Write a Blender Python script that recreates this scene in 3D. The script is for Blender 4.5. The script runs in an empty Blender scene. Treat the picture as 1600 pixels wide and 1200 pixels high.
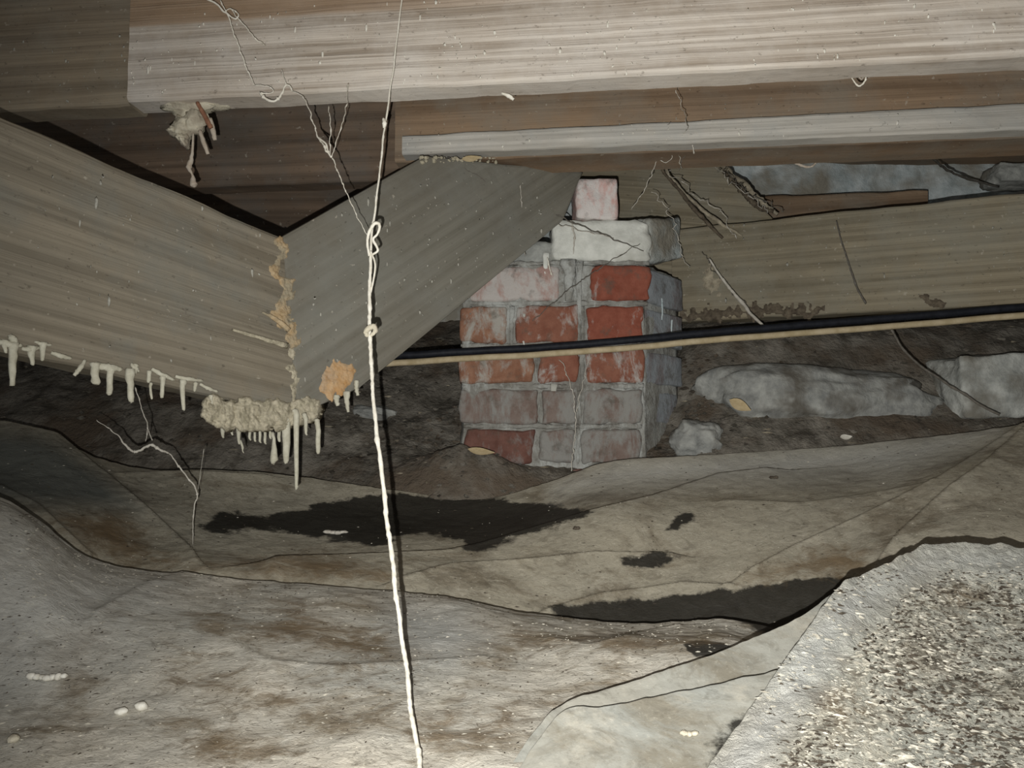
import bpy, bmesh, math, random
import numpy as np
from mathutils import Vector, Matrix, noise

# ------------------------------------------------------------------ camera, world, light
scene = bpy.context.scene
col = scene.collection
CZ = 0.45                       # eye height above the datum of the crawl space
F = 1200.0                      # focal length in pixels of the 1600 x 1200 frame
PITCH = math.atan(90 / 1200)    # camera tilted slightly up
cam_d = bpy.data.cameras.new('camera')
cam_d.sensor_width = 36.0
cam_d.lens = 36.0 * F / 1600
cam_d.clip_start = 0.02
cam = bpy.data.objects.new('camera', cam_d)
col.objects.link(cam)
cam.location = (0, 0, CZ)
cam.rotation_euler = (math.pi / 2 + PITCH, 0, 0)
scene.camera = cam

world = bpy.data.worlds.new('crawl_space_world')
scene.world = world
world.use_nodes = True
bgn = world.node_tree.nodes['Background']
bgn.inputs[0].default_value = (0.95, 0.98, 1.0, 1)
bgn.inputs[1].default_value = 0.13

cP, sP = math.cos(PITCH), math.sin(PITCH)
def at(px, py, Y):
    """the world point on the ray of a photo pixel at world depth Y"""
    u, v = (px - 800) / F, (600 - py) / F
    dy, dz = cP - v * sP, sP + v * cP
    t = Y / dy
    return Vector((u * t, Y, CZ + dz * t))
def to_px(p):
    """p: (...,3) array -> pixel coordinates of the 1600 x 1200 frame"""
    x, y, z = p[..., 0], p[..., 1], p[..., 2] - CZ
    fw = y * cP + z * sP
    up = -y * sP + z * cP
    return 800 + F * x / fw, 600 - F * up / fw

# hand lamp / phone light, a little below and left of the lens
ld = bpy.data.lights.new('phone_light', 'SPOT')
ld.energy = 43.0
ld.color = (1.0, 0.985, 0.95)
ld.spot_size = math.radians(136)
ld.spot_blend = 1.0
ld.shadow_soft_size = 0.0022
lo = bpy.data.objects.new('phone_light', ld)
col.objects.link(lo)
lo.location = (-0.018, 0.0, CZ - 0.033)
lo.rotation_euler = (at(1190, 510, 1.1) - lo.location).to_track_quat('-Z', 'Y').to_euler()

scene.view_settings.view_transform = 'Standard'
scene.view_settings.look = 'None'
scene.view_settings.gamma = 1.0
scene.view_settings.use_curve_mapping = False
scene.view_settings.exposure = 0.12

rng = random.Random(11)

# ------------------------------------------------------------------ materials
class NT:
    def __init__(self, name):
        self.m = bpy.data.materials.new(name)
        self.m.use_nodes = True
        self.t = self.m.node_tree
        self.b = self.t.nodes['Principled BSDF']
        self.b.inputs['Roughness'].default_value = 0.9
        self.b.inputs['Specular IOR Level'].default_value = 0.2
        self.tc = self.t.nodes.new('ShaderNodeTexCoord')
    def node(self, kind, **kw):
        n = self.t.nodes.new(kind)
        for k, v in kw.items():
            setattr(n, k, v)
        return n
    def put(self, sock, v):
        if isinstance(v, bpy.types.NodeSocket):
            self.t.links.new(v, sock)
        else:
            sock.default_value = (*v, 1) if isinstance(v, tuple) and len(v) == 3 and sock.type == 'RGBA' else v
    def coords(self, scale=(1, 1, 1), loc=(0, 0, 0), rot=(0, 0, 0)):
        mp = self.node('ShaderNodeMapping')
        mp.inputs['Scale'].default_value = scale
        mp.inputs['Location'].default_value = loc
        mp.inputs['Rotation'].default_value = rot
        self.t.links.new(self.tc.outputs['Object'], mp.inputs[0])
        return mp.outputs[0]
    def noise(self, scale, detail=4, rough=0.6, co=None, dist=0.0):
        n = self.node('ShaderNodeTexNoise')
        n.inputs['Scale'].default_value = scale
        n.inputs['Detail'].default_value = detail
        n.inputs['Roughness'].default_value = rough
        n.inputs['Distortion'].default_value = dist
        self.t.links.new(co if co is not None else self.coords(), n.inputs['Vector'])
        return n.outputs['Fac']
    def ramp(self, fac, lo, hi):
        n = self.node('ShaderNodeMapRange')
        n.clamp = True
        self.put(n.inputs[0], fac)
        n.inputs[1].default_value = lo
        n.inputs[2].default_value = hi
        return n.outputs[0]
    def mix(self, fac, a, b, blend='MIX'):
        n = self.node('ShaderNodeMix', data_type='RGBA', blend_type=blend)
        self.put(n.inputs[0], fac)
        self.put(n.inputs[6], a)
        self.put(n.inputs[7], b)
        return n.outputs[2]
    def math(self, op, a, b=0.0):
        n = self.node('ShaderNodeMath', operation=op)
        self.put(n.inputs[0], a)
        self.put(n.inputs[1], b)
        return n.outputs[0]
    def attr(self, name):
        return self.node('ShaderNodeAttribute', attribute_name=name).outputs['Fac']
    def finish(self, color, bump=None, strength=0.4, dist=0.003, rough=None):
        self.put(self.b.inputs['Base Color'], color)
        if rough is not None:
            self.put(self.b.inputs['Roughness'], rough)
        if bump is not None:
            n = self.node('ShaderNodeBump')
            n.inputs['Strength'].default_value = strength
            n.inputs['Distance'].default_value = dist
            self.put(n.inputs['Height'], bump)
            self.t.links.new(n.outputs[0], self.b.inputs['Normal'])
        return self.m

def wood_mat(name, light, dark, blotch, grain=0.45, period=0.008, seed=0.0, grey=(0.3, 0.3, 0.27), greyamt=0.5, bump=0.35, ang=0.0, band=None):
    n = NT(name)
    warp = n.noise(2.2, 3, 0.5, n.coords((1, 1, 3), (seed, 0, 0)))
    lines = n.noise(1.0, 3, 0.55, n.coords((0.9, 10, 1.0 / period), (seed, 8, 2), (0, ang, 0)), 0.35)
    lines = n.ramp(lines, 0.34, 0.66)
    fine = n.noise(1.0, 5, 0.65, n.coords((5, 40, 330), (seed, 1, 2), (0, ang, 0)))
    mid = n.noise(1.0, 4, 0.6, n.coords((2.0, 14, 60), (seed, 3, 2), (0, ang, 0)))
    big = n.noise(3.6, 5, 0.62, n.coords((0.7, 1, 1.5), (seed * 2, 5, 1)))
    big2 = n.noise(7.0, 5, 0.68, n.coords((1, 1, 1), (seed * 3, 2, 7)))
    g = n.math('ADD', n.math('MULTIPLY', lines, 0.55), n.math('ADD', n.math('MULTIPLY', fine, 0.55), n.math('MULTIPLY', mid, 0.45)))
    g = n.ramp(g, 0.50, 1.02)
    base = n.mix(g, dark, light)
    base = n.mix(1.0 - grain, base, light) if grain < 1 else base
    base = n.mix(n.math('MULTIPLY', n.ramp(big, 0.44, 0.68), 0.75), base, blotch)
    base = n.mix(n.math('MULTIPLY', n.ramp(big2, 0.46, 0.66), greyamt), base, grey)
    speck = n.noise(150, 3, 0.7, n.coords((0.6, 1, 1)))
    base = n.mix(n.math('MULTIPLY', n.ramp(speck, 0.63, 0.72), 0.5), base, tuple(c * 0.35 for c in dark))
    base = n.mix(n.math('MULTIPLY', n.ramp(n.noise(95, 2, 0.6), 0.68, 0.74), 0.45), base, (0.50, 0.46, 0.38))
    base = n.mix(n.math('MULTIPLY', n.ramp(warp, 0.55, 0.75), 0.25), base, dark)
    if band:        # darker heartwood along the upper part of one end
        sx = n.node('ShaderNodeSeparateXYZ')
        n.t.links.new(n.tc.outputs['Object'], sx.inputs[0])
        zz = n.math('ADD', sx.outputs[2], n.math('MULTIPLY', n.math('SUBTRACT', mid, 0.5), 0.012))
        mk = n.math('MULTIPLY', n.ramp(zz, 0.002, 0.008), n.ramp(sx.outputs[0], -0.02, -0.42))
        base = n.mix(n.math('MULTIPLY', mk, 0.8), base, band)
    return n.finish(base, n.math('ADD', g, n.math('MULTIPLY', big2, 0.4)), bump, 0.0025)

def lump_mat(name, a, b, scale=60, bump=0.5, dist=0.003, c=None, rough=0.95):
    n = NT(name)
    f = n.noise(scale, 5, 0.65)
    color = n.mix(n.ramp(f, 0.35, 0.65), a, b)
    if c:
        color = n.mix(n.ramp(n.noise(scale * 0.3, 4, 0.6, n.coords(loc=(3, 1, 4))), 0.48, 0.62), color, c)
    return n.finish(color, n.noise(scale * 1.7, 5, 0.7), bump, dist, rough)

def sheet_mat(name, a, b, dirt, dirtamt, chips=0.0, bump=0.5, seed=0.0, smooth=0.0):
    n = NT(name)
    lo_ = n.noise(4.2, 5, 0.6, n.coords(loc=(seed, 2, 0)))
    color = n.mix(n.ramp(lo_, 0.36, 0.64), a, b)
    m2 = n.noise(9, 7, 0.68, n.coords((1, 1.6, 1), (seed * 3, 7, 1)), 0.6)
    color = n.mix(n.math('MULTIPLY', n.ramp(m2, 0.50, 0.63), dirtamt), color, dirt)
    m3 = n.noise(30, 6, 0.7, n.coords((1, 1.5, 1), (seed, 9, 1)), 0.8)
    color = n.mix(n.math('MULTIPLY', n.ramp(m3, 0.54, 0.66), 0.55 * dirtamt), color, tuple(c * 0.45 for c in dirt))
    m4 = n.noise(14, 6, 0.7, n.coords((1, 1.3, 1), (seed * 5, 3, 1)))
    color = n.mix(n.math('MULTIPLY', n.ramp(m4, 0.56, 0.70), 0.55), color, (0.50, 0.46, 0.37))
    fine = n.noise(210, 3, 0.7)
    color = n.mix(n.math('MULTIPLY', n.ramp(fine, 0.60, 0.72), 0.5 - 0.3 * smooth), color, (0.62, 0.59, 0.50))
    color = n.mix(n.math('MULTIPLY', n.ramp(fine, 0.42, 0.32), 0.5 - 0.3 * smooth), color, tuple(c * 0.4 for c in dirt))
    h = n.math('ADD', n.math('MULTIPLY', fine, 0.35), n.math('MULTIPLY', m3, 0.8))
    if chips:
        v = n.node('ShaderNodeTexVoronoi', feature='F1')
        v.inputs['Scale'].default_value = 1.0
        n.t.links.new(n.coords((110, 190, 110), (0, 0, seed), (0, 0, 0.5)), v.inputs['Vector'])
        cm = n.noise(5, 3, 0.6, n.coords(loc=(seed, 4, 4)))
        cmask = n.math('MULTIPLY', n.ramp(cm, 0.36, 0.56), n.math('SUBTRACT', 1.0, n.attr('blue')))
        wob = n.noise(60, 5, 0.75, n.coords((1, 2.2, 1), (1, 1, 1)), 1.5)
        dk = n.math('MULTIPLY', n.math('MULTIPLY', n.ramp(wob, 0.50, 0.60), cmask), chips)
        color = n.mix(dk, color, (0.085, 0.075, 0.058))
        lt = n.math('MULTIPLY', n.math('MULTIPLY', n.ramp(wob, 0.45, 0.37), cmask), chips)
        color = n.mix(lt, color, (0.60, 0.57, 0.49))
        h = n.math('ADD', h, n.math('MULTIPLY', wob, 1.6))
    st = n.attr('stain_shade')  # wet patches, plus the fold pit's shade put into the colour
    sn = n.noise(22, 6, 0.7, n.coords((1, 1.4, 1), (4, 4, 4)))
    sv = n.ramp(n.math('ADD', st, n.math('MULTIPLY', n.math('SUBTRACT', sn, 0.5), 1.5)), 0.42, 0.60)
    color = n.mix(n.math('MULTIPLY', sv, 0.93), color, (0.016, 0.015, 0.013))
    br = n.ramp(n.math('ADD', n.attr('brown'), n.math('MULTIPLY', n.math('SUBTRACT', m3, 0.5), 2.4)), 0.35, 0.85)
    color = n.mix(n.math('MULTIPLY', br, n.math('MULTIPLY', n.attr('brown'), 1.0)), color, n.mix(m4, (0.10, 0.07, 0.04), (0.26, 0.19, 0.11)))
    color = n.mix(n.math('MULTIPLY', n.attr('bare'), 0.85), color, n.mix(m2, (0.085, 0.10, 0.095), (0.15, 0.16, 0.145)))
    bl = n.attr('blue')
    color = n.mix(n.math('MULTIPLY', bl, n.math('ADD', 0.45, n.math('MULTIPLY', m4, 0.6))), color, (0.45, 0.455, 0.43))
    rough = n.mix(sv, (0.85, 0.85, 0.85), (0.45, 0.45, 0.45))
    return n.finish(color, h, bump, 0.004, rough)

M = {}
M['joist_pale'] = wood_mat('weathered_pale_wood', (0.66, 0.60, 0.52), (0.28, 0.225, 0.17), (0.44, 0.38, 0.31), 0.9, 0.011, 1.0, (0.64, 0.61, 0.56), 0.5, 0.6, band=(0.30, 0.20, 0.12))
M['joist_brown'] = wood_mat('brown_wood', (0.32, 0.225, 0.145), (0.13, 0.085, 0.052), (0.21, 0.16, 0.115), 0.8, 0.02, 4.0, (0.24, 0.22, 0.18), 0.55)
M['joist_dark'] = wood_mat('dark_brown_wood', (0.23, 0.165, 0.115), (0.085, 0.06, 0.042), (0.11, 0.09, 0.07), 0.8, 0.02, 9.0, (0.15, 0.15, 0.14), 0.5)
M['ledger'] = wood_mat('grey_strip_wood', (0.58, 0.55, 0.49), (0.28, 0.26, 0.22), (0.36, 0.34, 0.30), 0.8, 0.008, 6.0, (0.40, 0.41, 0.39), 0.6)
M['joist_left'] = wood_mat('dull_brown_wood', (0.33, 0.27, 0.19), (0.14, 0.11, 0.075), (0.22, 0.19, 0.15), 0.8, 0.016, 13.0, (0.27, 0.25, 0.20), 0.6)
M['girder'] = wood_mat('grey_tan_wood', (0.265, 0.232, 0.175), (0.14, 0.12, 0.087), (0.19, 0.172, 0.135), 0.75, 0.009, 2.0, (0.185, 0.185, 0.16), 0.75, 0.4, 0.06)
M['brace'] = wood_mat('olive_grey_wood', (0.21, 0.20, 0.165), (0.115, 0.107, 0.082), (0.135, 0.12, 0.095), 0.6, 0.016, 17.0, (0.20, 0.20, 0.175), 0.65, 0.25)
M['beam_olive'] = wood_mat('olive_wood', (0.33, 0.285, 0.20), (0.13, 0.108, 0.07), (0.18, 0.16, 0.115), 0.75, 0.012, 21.0, (0.27, 0.26, 0.21), 0.6)
M['soil'] = lump_mat('dark_soil', (0.075, 0.066, 0.052), (0.24, 0.22, 0.185), 22, 0.9, 0.012, (0.12, 0.095, 0.07))
M['concrete'] = lump_mat('blue_grey_concrete', (0.38, 0.45, 0.46), (0.70, 0.76, 0.76), 16, 0.8, 0.010, (0.30, 0.28, 0.23))
M['stone'] = lump_mat('grey_stone', (0.20, 0.205, 0.195), (0.40, 0.405, 0.375), 30, 0.8, 0.006, (0.13, 0.12, 0.10))
M['stone_pale'] = lump_mat('pale_stone', (0.28, 0.29, 0.27), (0.52, 0.53, 0.49), 30, 0.8, 0.006, (0.20, 0.19, 0.16))
M['mortar'] = lump_mat('grey_mortar', (0.22, 0.225, 0.21), (0.42, 0.43, 0.40), 30, 0.8, 0.004, (0.27, 0.26, 0.23))
M['whitewash'] = lump_mat('whitish_mortar', (0.56, 0.57, 0.52), (0.76, 0.77, 0.71), 26, 0.7, 0.004, (0.44, 0.44, 0.39))
M['drip'] = lump_mat('pale_mineral', (0.42, 0.40, 0.31), (0.56, 0.54, 0.44), 120, 0.4, 0.002)
M['crust'] = lump_mat('tan_crust', (0.31, 0.28, 0.20), (0.54, 0.49, 0.37), 90, 0.8, 0.004)
M['orange_crust'] = lump_mat('orange_tan_crust', (0.38, 0.265, 0.14), (0.52, 0.41, 0.26), 80, 0.8, 0.004, (0.33, 0.285, 0.20))
M['orange_wood'] = lump_mat('orange_split_wood', (0.42, 0.24, 0.10), (0.52, 0.37, 0.22), 60, 0.6, 0.003, (0.38, 0.31, 0.23))
M['nest'] = lump_mat('pale_mud', (0.46, 0.42, 0.32), (0.66, 0.61, 0.48), 70, 0.8, 0.004, (0.36, 0.31, 0.24))
M['red_twig'] = lump_mat('red_brown_twig', (0.22, 0.10, 0.06), (0.34, 0.18, 0.11), 90, 0.4)
M['pale_twig'] = lump_mat('pale_twig', (0.44, 0.37, 0.29), (0.54, 0.48, 0.40), 90, 0.4)
M['root'] = lump_mat('pale_root', (0.22, 0.19, 0.14), (0.44, 0.39, 0.29), 90, 0.5)
M['root_dark'] = lump_mat('dark_root', (0.07, 0.055, 0.04), (0.17, 0.14, 0.10), 90, 0.5)
M['black_cable'] = lump_mat('black_rubber', (0.008, 0.009, 0.012), (0.016, 0.018, 0.024), 80, 0.1, 0.002, None, 0.6)
M['tan_pipe'] = lump_mat('tan_dusty_plastic', (0.36, 0.29, 0.17), (0.50, 0.42, 0.28), 40, 0.25, 0.002)
M['thread'] = lump_mat('dusty_white_thread', (0.66, 0.62, 0.52), (0.82, 0.79, 0.70), 120, 0.3)
M['web'] = lump_mat('dusty_cobweb', (0.42, 0.39, 0.33), (0.62, 0.59, 0.52), 120, 0.3)
M['web_dark'] = lump_mat('dark_dusty_cobweb', (0.10, 0.09, 0.075), (0.18, 0.165, 0.14), 120, 0.3)
M['fleck'] = lump_mat('white_fleck', (0.62, 0.59, 0.50), (0.82, 0.80, 0.72), 200, 0.2)
M['fleck_dim'] = lump_mat('grey_fleck', (0.30, 0.29, 0.25), (0.46, 0.45, 0.39), 200, 0.2)
M['leaf'] = lump_mat('dry_tan_leaf', (0.46, 0.36, 0.20), (0.60, 0.49, 0.30), 60, 0.3)
M['chip_dark'] = lump_mat('dark_crumb', (0.05, 0.04, 0.03), (0.12, 0.10, 0.075), 200, 0.3)
M['chip_pale'] = lump_mat('pale_crumb', (0.45, 0.42, 0.34), (0.68, 0.65, 0.56), 200, 0.3)
M['sheet_front'] = sheet_mat('dusty_sheet_front', (0.46, 0.45, 0.40), (0.66, 0.61, 0.51), (0.22, 0.175, 0.115), 0.85, 0.12, 0.5, 1.0)
M['sheet_right'] = sheet_mat('gritty_sheet', (0.42, 0.42, 0.365), (0.50, 0.475, 0.39), (0.24, 0.20, 0.14), 0.6, 0.9, 0.9, 5.0)
M['sheet_fold'] = sheet_mat('smooth_pale_sheet', (0.27, 0.285, 0.265), (0.32, 0.31, 0.265), (0.18, 0.155, 0.11), 0.7, 0.0, 0.25, 8.0, 1.0)
M['sheet_mid'] = sheet_mat('dull_dusty_sheet', (0.33, 0.305, 0.24), (0.38, 0.345, 0.265), (0.17, 0.14, 0.095), 0.7, 0.15, 0.4, 12.0, 0.6)

def lime(n, c, white, amount):
    # mineral bloom running down the pier, one pattern across bricks and joints
    w = n.noise(13, 6, 0.72, n.coords((1.25, 1, 0.62), (2, 1, 0)), 0.6)
    w2 = n.noise(42, 5, 0.7, n.coords((1.3, 1, 0.7), (6, 1, 0)))
    w = n.math('ADD', n.math('MULTIPLY', w, 0.7), n.math('MULTIPLY', w2, 0.3))
    c = n.mix(n.math('MULTIPLY', n.ramp(w, 0.60 - 0.22 * amount, 0.70 - 0.22 * amount), 0.88), c, white)
    d = n.noise(24, 6, 0.72, n.coords(loc=(3, 5, 5)))
    return n.mix(n.math('MULTIPLY', n.ramp(d, 0.54, 0.66), 0.6), c, (0.10, 0.088, 0.07))
def brick_mat(name, a, b, white, amount, seed):
    n = NT(name)
    f = n.noise(45, 5, 0.65, n.coords(loc=(seed, 0, 0)))
    c = n.mix(n.ramp(f, 0.35, 0.65), a, b)
    c = lime(n, c, white, amount)
    return n.finish(c, n.noise(80, 5, 0.7), 0.7, 0.004)
def pier_mortar(name):
    n = NT(name)
    c = n.mix(n.ramp(n.noise(30, 5, 0.65), 0.35, 0.65), (0.17, 0.16, 0.14), (0.33, 0.33, 0.30))
    c = lime(n, c, (0.46, 0.475, 0.45), 0.5)
    return n.finish(c, n.noise(60, 5, 0.75), 0.9, 0.006)
M['pier_mortar'] = pier_mortar('limed_mortar')
GREYW = (0.46, 0.46, 0.43)
M['brick_red'] = brick_mat('red_brick', (0.215, 0.064, 0.040), (0.28, 0.095, 0.062), GREYW, 0.22, 1.0)
M['brick_orange'] = brick_mat('orange_red_brick', (0.21, 0.082, 0.053), (0.28, 0.125, 0.082), GREYW, 0.46, 2.0)
M['brick_brown'] = brick_mat('brown_brick', (0.22, 0.10, 0.06), (0.31, 0.17, 0.11), (0.40, 0.39, 0.35), 0.5, 3.0)
M['brick_pink'] = brick_mat('chalky_pink_brick', (0.36, 0.22, 0.19), (0.44, 0.31, 0.27), (0.50, 0.48, 0.45), 0.72, 4.0)
M['brick_grey'] = brick_mat('grey_limed_brick', (0.17, 0.12, 0.10), (0.22, 0.175, 0.15), (0.27, 0.27, 0.25), 0.75, 5.0)
M['brick_dark'] = brick_mat('dark_damp_brick', (0.12, 0.055, 0.042), (0.18, 0.09, 0.07), (0.22, 0.205, 0.19), 0.4, 6.0)
M['brick_side'] = brick_mat('slate_limed_brick', (0.17, 0.15, 0.15), (0.22, 0.20, 0.20), (0.30, 0.33, 0.35), 0.8, 8.0)
M['brick_white'] = brick_mat('white_pink_brick', (0.60, 0.36, 0.32), (0.66, 0.50, 0.46), (0.68, 0.66, 0.63), 0.72, 7.0)

# ------------------------------------------------------------------ builders
def tag(o, label=None, cat=None, group=None, kind=None):
    if label: o['label'] = label
    if cat: o['category'] = cat
    if group: o['group'] = group
    if kind: o['kind'] = kind
    return o
def empty(name, loc):
    o = bpy.data.objects.new(name, None)
    o.empty_display_size = 0.05
    o.location = loc
    col.objects.link(o)
    return o
def link(name, me, mat, parent=None, smooth=False):
    o = bpy.data.objects.new(name, me)
    if mat: me.materials.append(mat)
    if smooth:
        for p in me.polygons: p.use_smooth = True
    col.objects.link(o)
    if parent:
        o.parent = parent
        bpy.context.view_layer.update()
        o.matrix_parent_inverse = parent.matrix_world.inverted()
    return o
def mesh_from(verts, faces, name='m'):
    me = bpy.data.meshes.new(name)
    me.from_pydata([tuple(v) for v in verts], [], faces)
    me.validate(); me.update()
    return me
def nz(p, s, seed=0.0):
    return noise.noise(Vector((p[0] * s + seed, p[1] * s + seed * 1.7, p[2] * s - seed)))
def fbm(p, s, seed=0.0, octv=4):
    return noise.fractal(Vector((p[0] * s + seed, p[1] * s + seed * 1.7, p[2] * s - seed)), 1.0, 2.0, octv)

class Plank:
    """timber from the four corners of its front face and of its back face (TL,TR,BR,BL)"""
    def __init__(self, name, front, back, mat, nx=60, nh=8, rough=0.0015, bevel=0.004, parent=None, seed=0.0):
        f = [Vector(p) for p in front]; b = [Vector(p) for p in back]
        cen = sum(f + b, Vector()) / 8
        ex = ((f[1] + f[2]) - (f[0] + f[3])).normalized()
        up = ((f[0] + f[1]) - (f[3] + f[2]))
        ez = (up - ex * up.dot(ex)).normalized()
        ey = ez.cross(ex).normalized()
        R = Matrix((ex, ey, ez)).transposed().to_4x4()
        self.mat = Matrix.Translation(cen) @ R
        inv = self.mat.inverted()
        self.f, self.b = f, b
        # cross-section loop, bevelled: (height t from top, depth s)
        hgt = up.length / 2; th = (b[0] - f[0]).length
        eh, es = bevel / hgt, bevel / th
        loop = [(eh * .35, es * .35)] + [(eh + (1 - 2 * eh) * k / nh, 0) for k in range(nh + 1)] + [(1 - eh * .35, es * .35)]
        loop += [(1, es + (1 - 2 * es) * k / 2) for k in range(3)] + [(1 - eh * .35, 1 - es * .35), (1 - eh, 1), (eh, 1), (eh * .35, 1 - es * .35), (0, 1 - es), (0, es)]
        verts, faces = [], []
        L = len(loop)
        for i in range(nx + 1):
            a = i / nx
            for (t, s) in loop:
                pf = (f[0] * (1 - a) + f[1] * a) * (1 - t) + (f[3] * (1 - a) + f[2] * a) * t
                pb = (b[0] * (1 - a) + b[1] * a) * (1 - t) + (b[3] * (1 - a) + b[2] * a) * t
                p = pf * (1 - s) + pb * s
                q = inv @ p
                edge = 1.0
                q.y += rough * edge * fbm((q.x * .4, q.y, q.z), 26, seed)
                q.z += rough * 0.8 * fbm((q.x, q.y, q.z * .5), 14, seed + 9)
                verts.append(q)
        for i in range(nx):
            for j in range(L):
                k = (j + 1) % L
                faces.append((i * L + j, i * L + k, (i + 1) * L + k, (i + 1) * L + j))
        faces.append(tuple(range(L)))
        faces.append(tuple(reversed(range(nx * L, nx * L + L))))
        me = mesh_from(verts, faces)
        bm = bmesh.new(); bm.from_mesh(me); bmesh.ops.recalc_face_normals(bm, faces=bm.faces); bm.to_mesh(me); bm.free()
        o = bpy.data.objects.new(name, me)
        me.materials.append(mat)
        col.objects.link(o)
        o.matrix_world = self.mat
        if parent:
            bpy.context.view_layer.update()
            o.parent = parent
            o.matrix_parent_inverse = parent.matrix_world.inverted()
        self.o = o
        self.n = -ey
    def pt(self, a, t, out=0.0):
        f = self.f
        return (f[0] * (1 - a) + f[1] * a) * (1 - t) + (f[3] * (1 - a) + f[2] * a) * t + self.n * out

def tube_geo(pts, radii, seg=8, rough=0.0, seed=0.0, flat=1.0, cap=True):
    pts = [Vector(p) for p in pts]
    verts, faces = [], []
    up = Vector((0, 1, 0))
    n = len(pts)
    for i, p in enumerate(pts):
        d = (pts[min(i + 1, n - 1)] - pts[max(i - 1, 0)])
        d = d.normalized() if d.length > 1e-9 else Vector((0, 0, 1))
        s = d.cross(up)
        s = s.normalized() if s.length > 1e-4 else Vector((1, 0, 0))
        w = s.cross(d).normalized()
        r = radii[i] if isinstance(radii, (list, tuple)) else radii
        for k in range(seg):
            a = 2 * math.pi * k / seg
            dirv = s * math.cos(a) + w * math.sin(a) * flat
            q = p + dirv * r
            if rough:
                q += dirv * (r * rough * fbm(q, 0.5 / max(r, 1e-4), seed, 3))
            verts.append(q)
    for i in range(n - 1):
        for k in range(seg):
            l = (k + 1) % seg
            faces.append((i * seg + k, i * seg + l, (i + 1) * seg + l, (i + 1) * seg + k))
    if cap:
        faces.append(tuple(reversed(range(seg))))
        faces.append(tuple(range((n - 1) * seg, n * seg)))
    return verts, faces
def join(geos):
    V, Fc = [], []
    for v, f in geos:
        o = len(V)
        V += list(v)
        Fc += [tuple(i + o for i in q) for q in f]
    return V, Fc
def spline(pts, n):
    """Catmull-Rom through 3-D points"""
    P = [Vector(p) for p in pts]
    P = [P[0] * 2 - P[1]] + P + [P[-1] * 2 - P[-2]]
    m = len(P) - 3
    out = []
    for i in range(n + 1):
        s = i / n * m
        k = min(int(s), m - 1); t = s - k
        a, b, c, d = P[k:k + 4]
        out.append(0.5 * ((2 * b) + (c - a) * t + (2 * a - 5 * b + 4 * c - d) * t * t + (3 * b - a - 3 * c + d) * t ** 3))
    return out
def blob_geo(c, rx, ry, rz, rough=0.25, freq=1.2, seed=0.0, sub=3, rot=None, squash=None):
    bm = bmesh.new()
    bmesh.ops.create_icosphere(bm, subdivisions=sub, radius=1.0)
    vs = []
    for v in bm.verts:
        p = v.co.copy()
        if squash:          # push towards a box for blocky stones
            m = max(abs(p.x), abs(p.y), abs(p.z))
            p = p * (1 - squash) + p / m * 0.86 * squash
        k = 1 + rough * fbm(p, freq, seed)
        q = Vector((p.x * rx * k, p.y * ry * k, p.z * rz * k))
        if rot: q = rot @ q
        vs.append(q + Vector(c))
    fs = [tuple(v.index for v in f.verts) for f in bm.faces]
    bm.free()
    return vs, fs
def obj_geo(name, geo, mat, parent=None, smooth=True, origin=None):
    v, f = geo
    if parent is None:
        o0 = origin if origin is not None else sum((Vector(p) for p in v), Vector()) / len(v)
        o = link(name, mesh_from([Vector(p) - o0 for p in v], f), mat, None, smooth)
        o.location = o0
        return o
    return link(name, mesh_from(v, f), mat, parent, smooth)

# ------------------------------------------------------------------ room shell: soil floor, back wall, boarding above
def cat_interp(A, n, axis):
    A = np.moveaxis(A, axis, 0)
    P = np.concatenate([2 * A[:1] - A[1:2], A, 2 * A[-1:] - A[-2:-1]])
    m = len(A) - 1
    s = np.linspace(0, m, n)
    k = np.minimum(s.astype(int), m - 1)
    t = (s - k).reshape(-1, *([1] * (A.ndim - 1)))
    a, b, c, d = P[k], P[k + 1], P[k + 2], P[k + 3]
    R = 0.5 * (2 * b + (c - a) * t + (2 * a - 5 * b + 4 * c - d) * t ** 2 + (3 * b - a - 3 * c + d) * t ** 3)
    return np.moveaxis(R, 0, axis)
def grid_faces(nr, nc):
    return [(r * nc + c, r * nc + c + 1, (r + 1) * nc + c + 1, (r + 1) * nc + c) for r in range(nr - 1) for c in range(nc - 1)]

YS = [0.25, 0.6, 0.9, 1.1, 1.25, 1.38, 1.50, 1.62, 1.78, 2.0, 2.15]
ZL = [-.42, -.42, -.40, -.30, -.16, -.075, .045, .125, .23, .33, .36]       # left of the pier
ZM = [-.42, -.42, -.42, -.36, -.20, -.085, -.01, .08, .22, .33, .36]        # around the pier
ZR = [-.42, -.42, -.42, -.34, -.20, -.035, .085, .235, .30, .33, .34]       # bank on the right
XS = [-2.0, -1.3, -.6, -.25, -.05, .15, .30, .45, .9, 1.5, 2.1]
WX = [0, 0, 0, .7, 1, 1, 1.35, 2, 2, 2, 2]
rows = np.zeros((len(YS), len(XS), 3))
for i, y in enumerate(YS):
    for j, x in enumerate(XS):
        w = WX[j]
        z = ZL[i] * (1 - w) + ZM[i] * w if w <= 1 else ZM[i] * (2 - w) + ZR[i] * (w - 1)
        rows[i, j] = (x, y, CZ + z)
NR, NC = 230, 330
G = np.ascontiguousarray(cat_interp(cat_interp(rows, NR, 0), NC, 1))
for p in G.reshape(-1, 3):
    if p[1] > 1.1:
        p[2] += 0.070 * math.exp(-(((p[0] + .10) / .10) ** 2 + ((p[1] - 1.385) / .055) ** 2))
        p[2] += 0.014 * fbm(p, 8, 3.0, 6) + 0.005 * abs(nz(p, 48, 2.0))
floor = link('floor', mesh_from(G.reshape(-1, 3), grid_faces(NR, NC)), M['soil'], None, True)
tag(floor, 'dark lumpy bare soil bank behind the sheets', 'soil', kind='structure')
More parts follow.
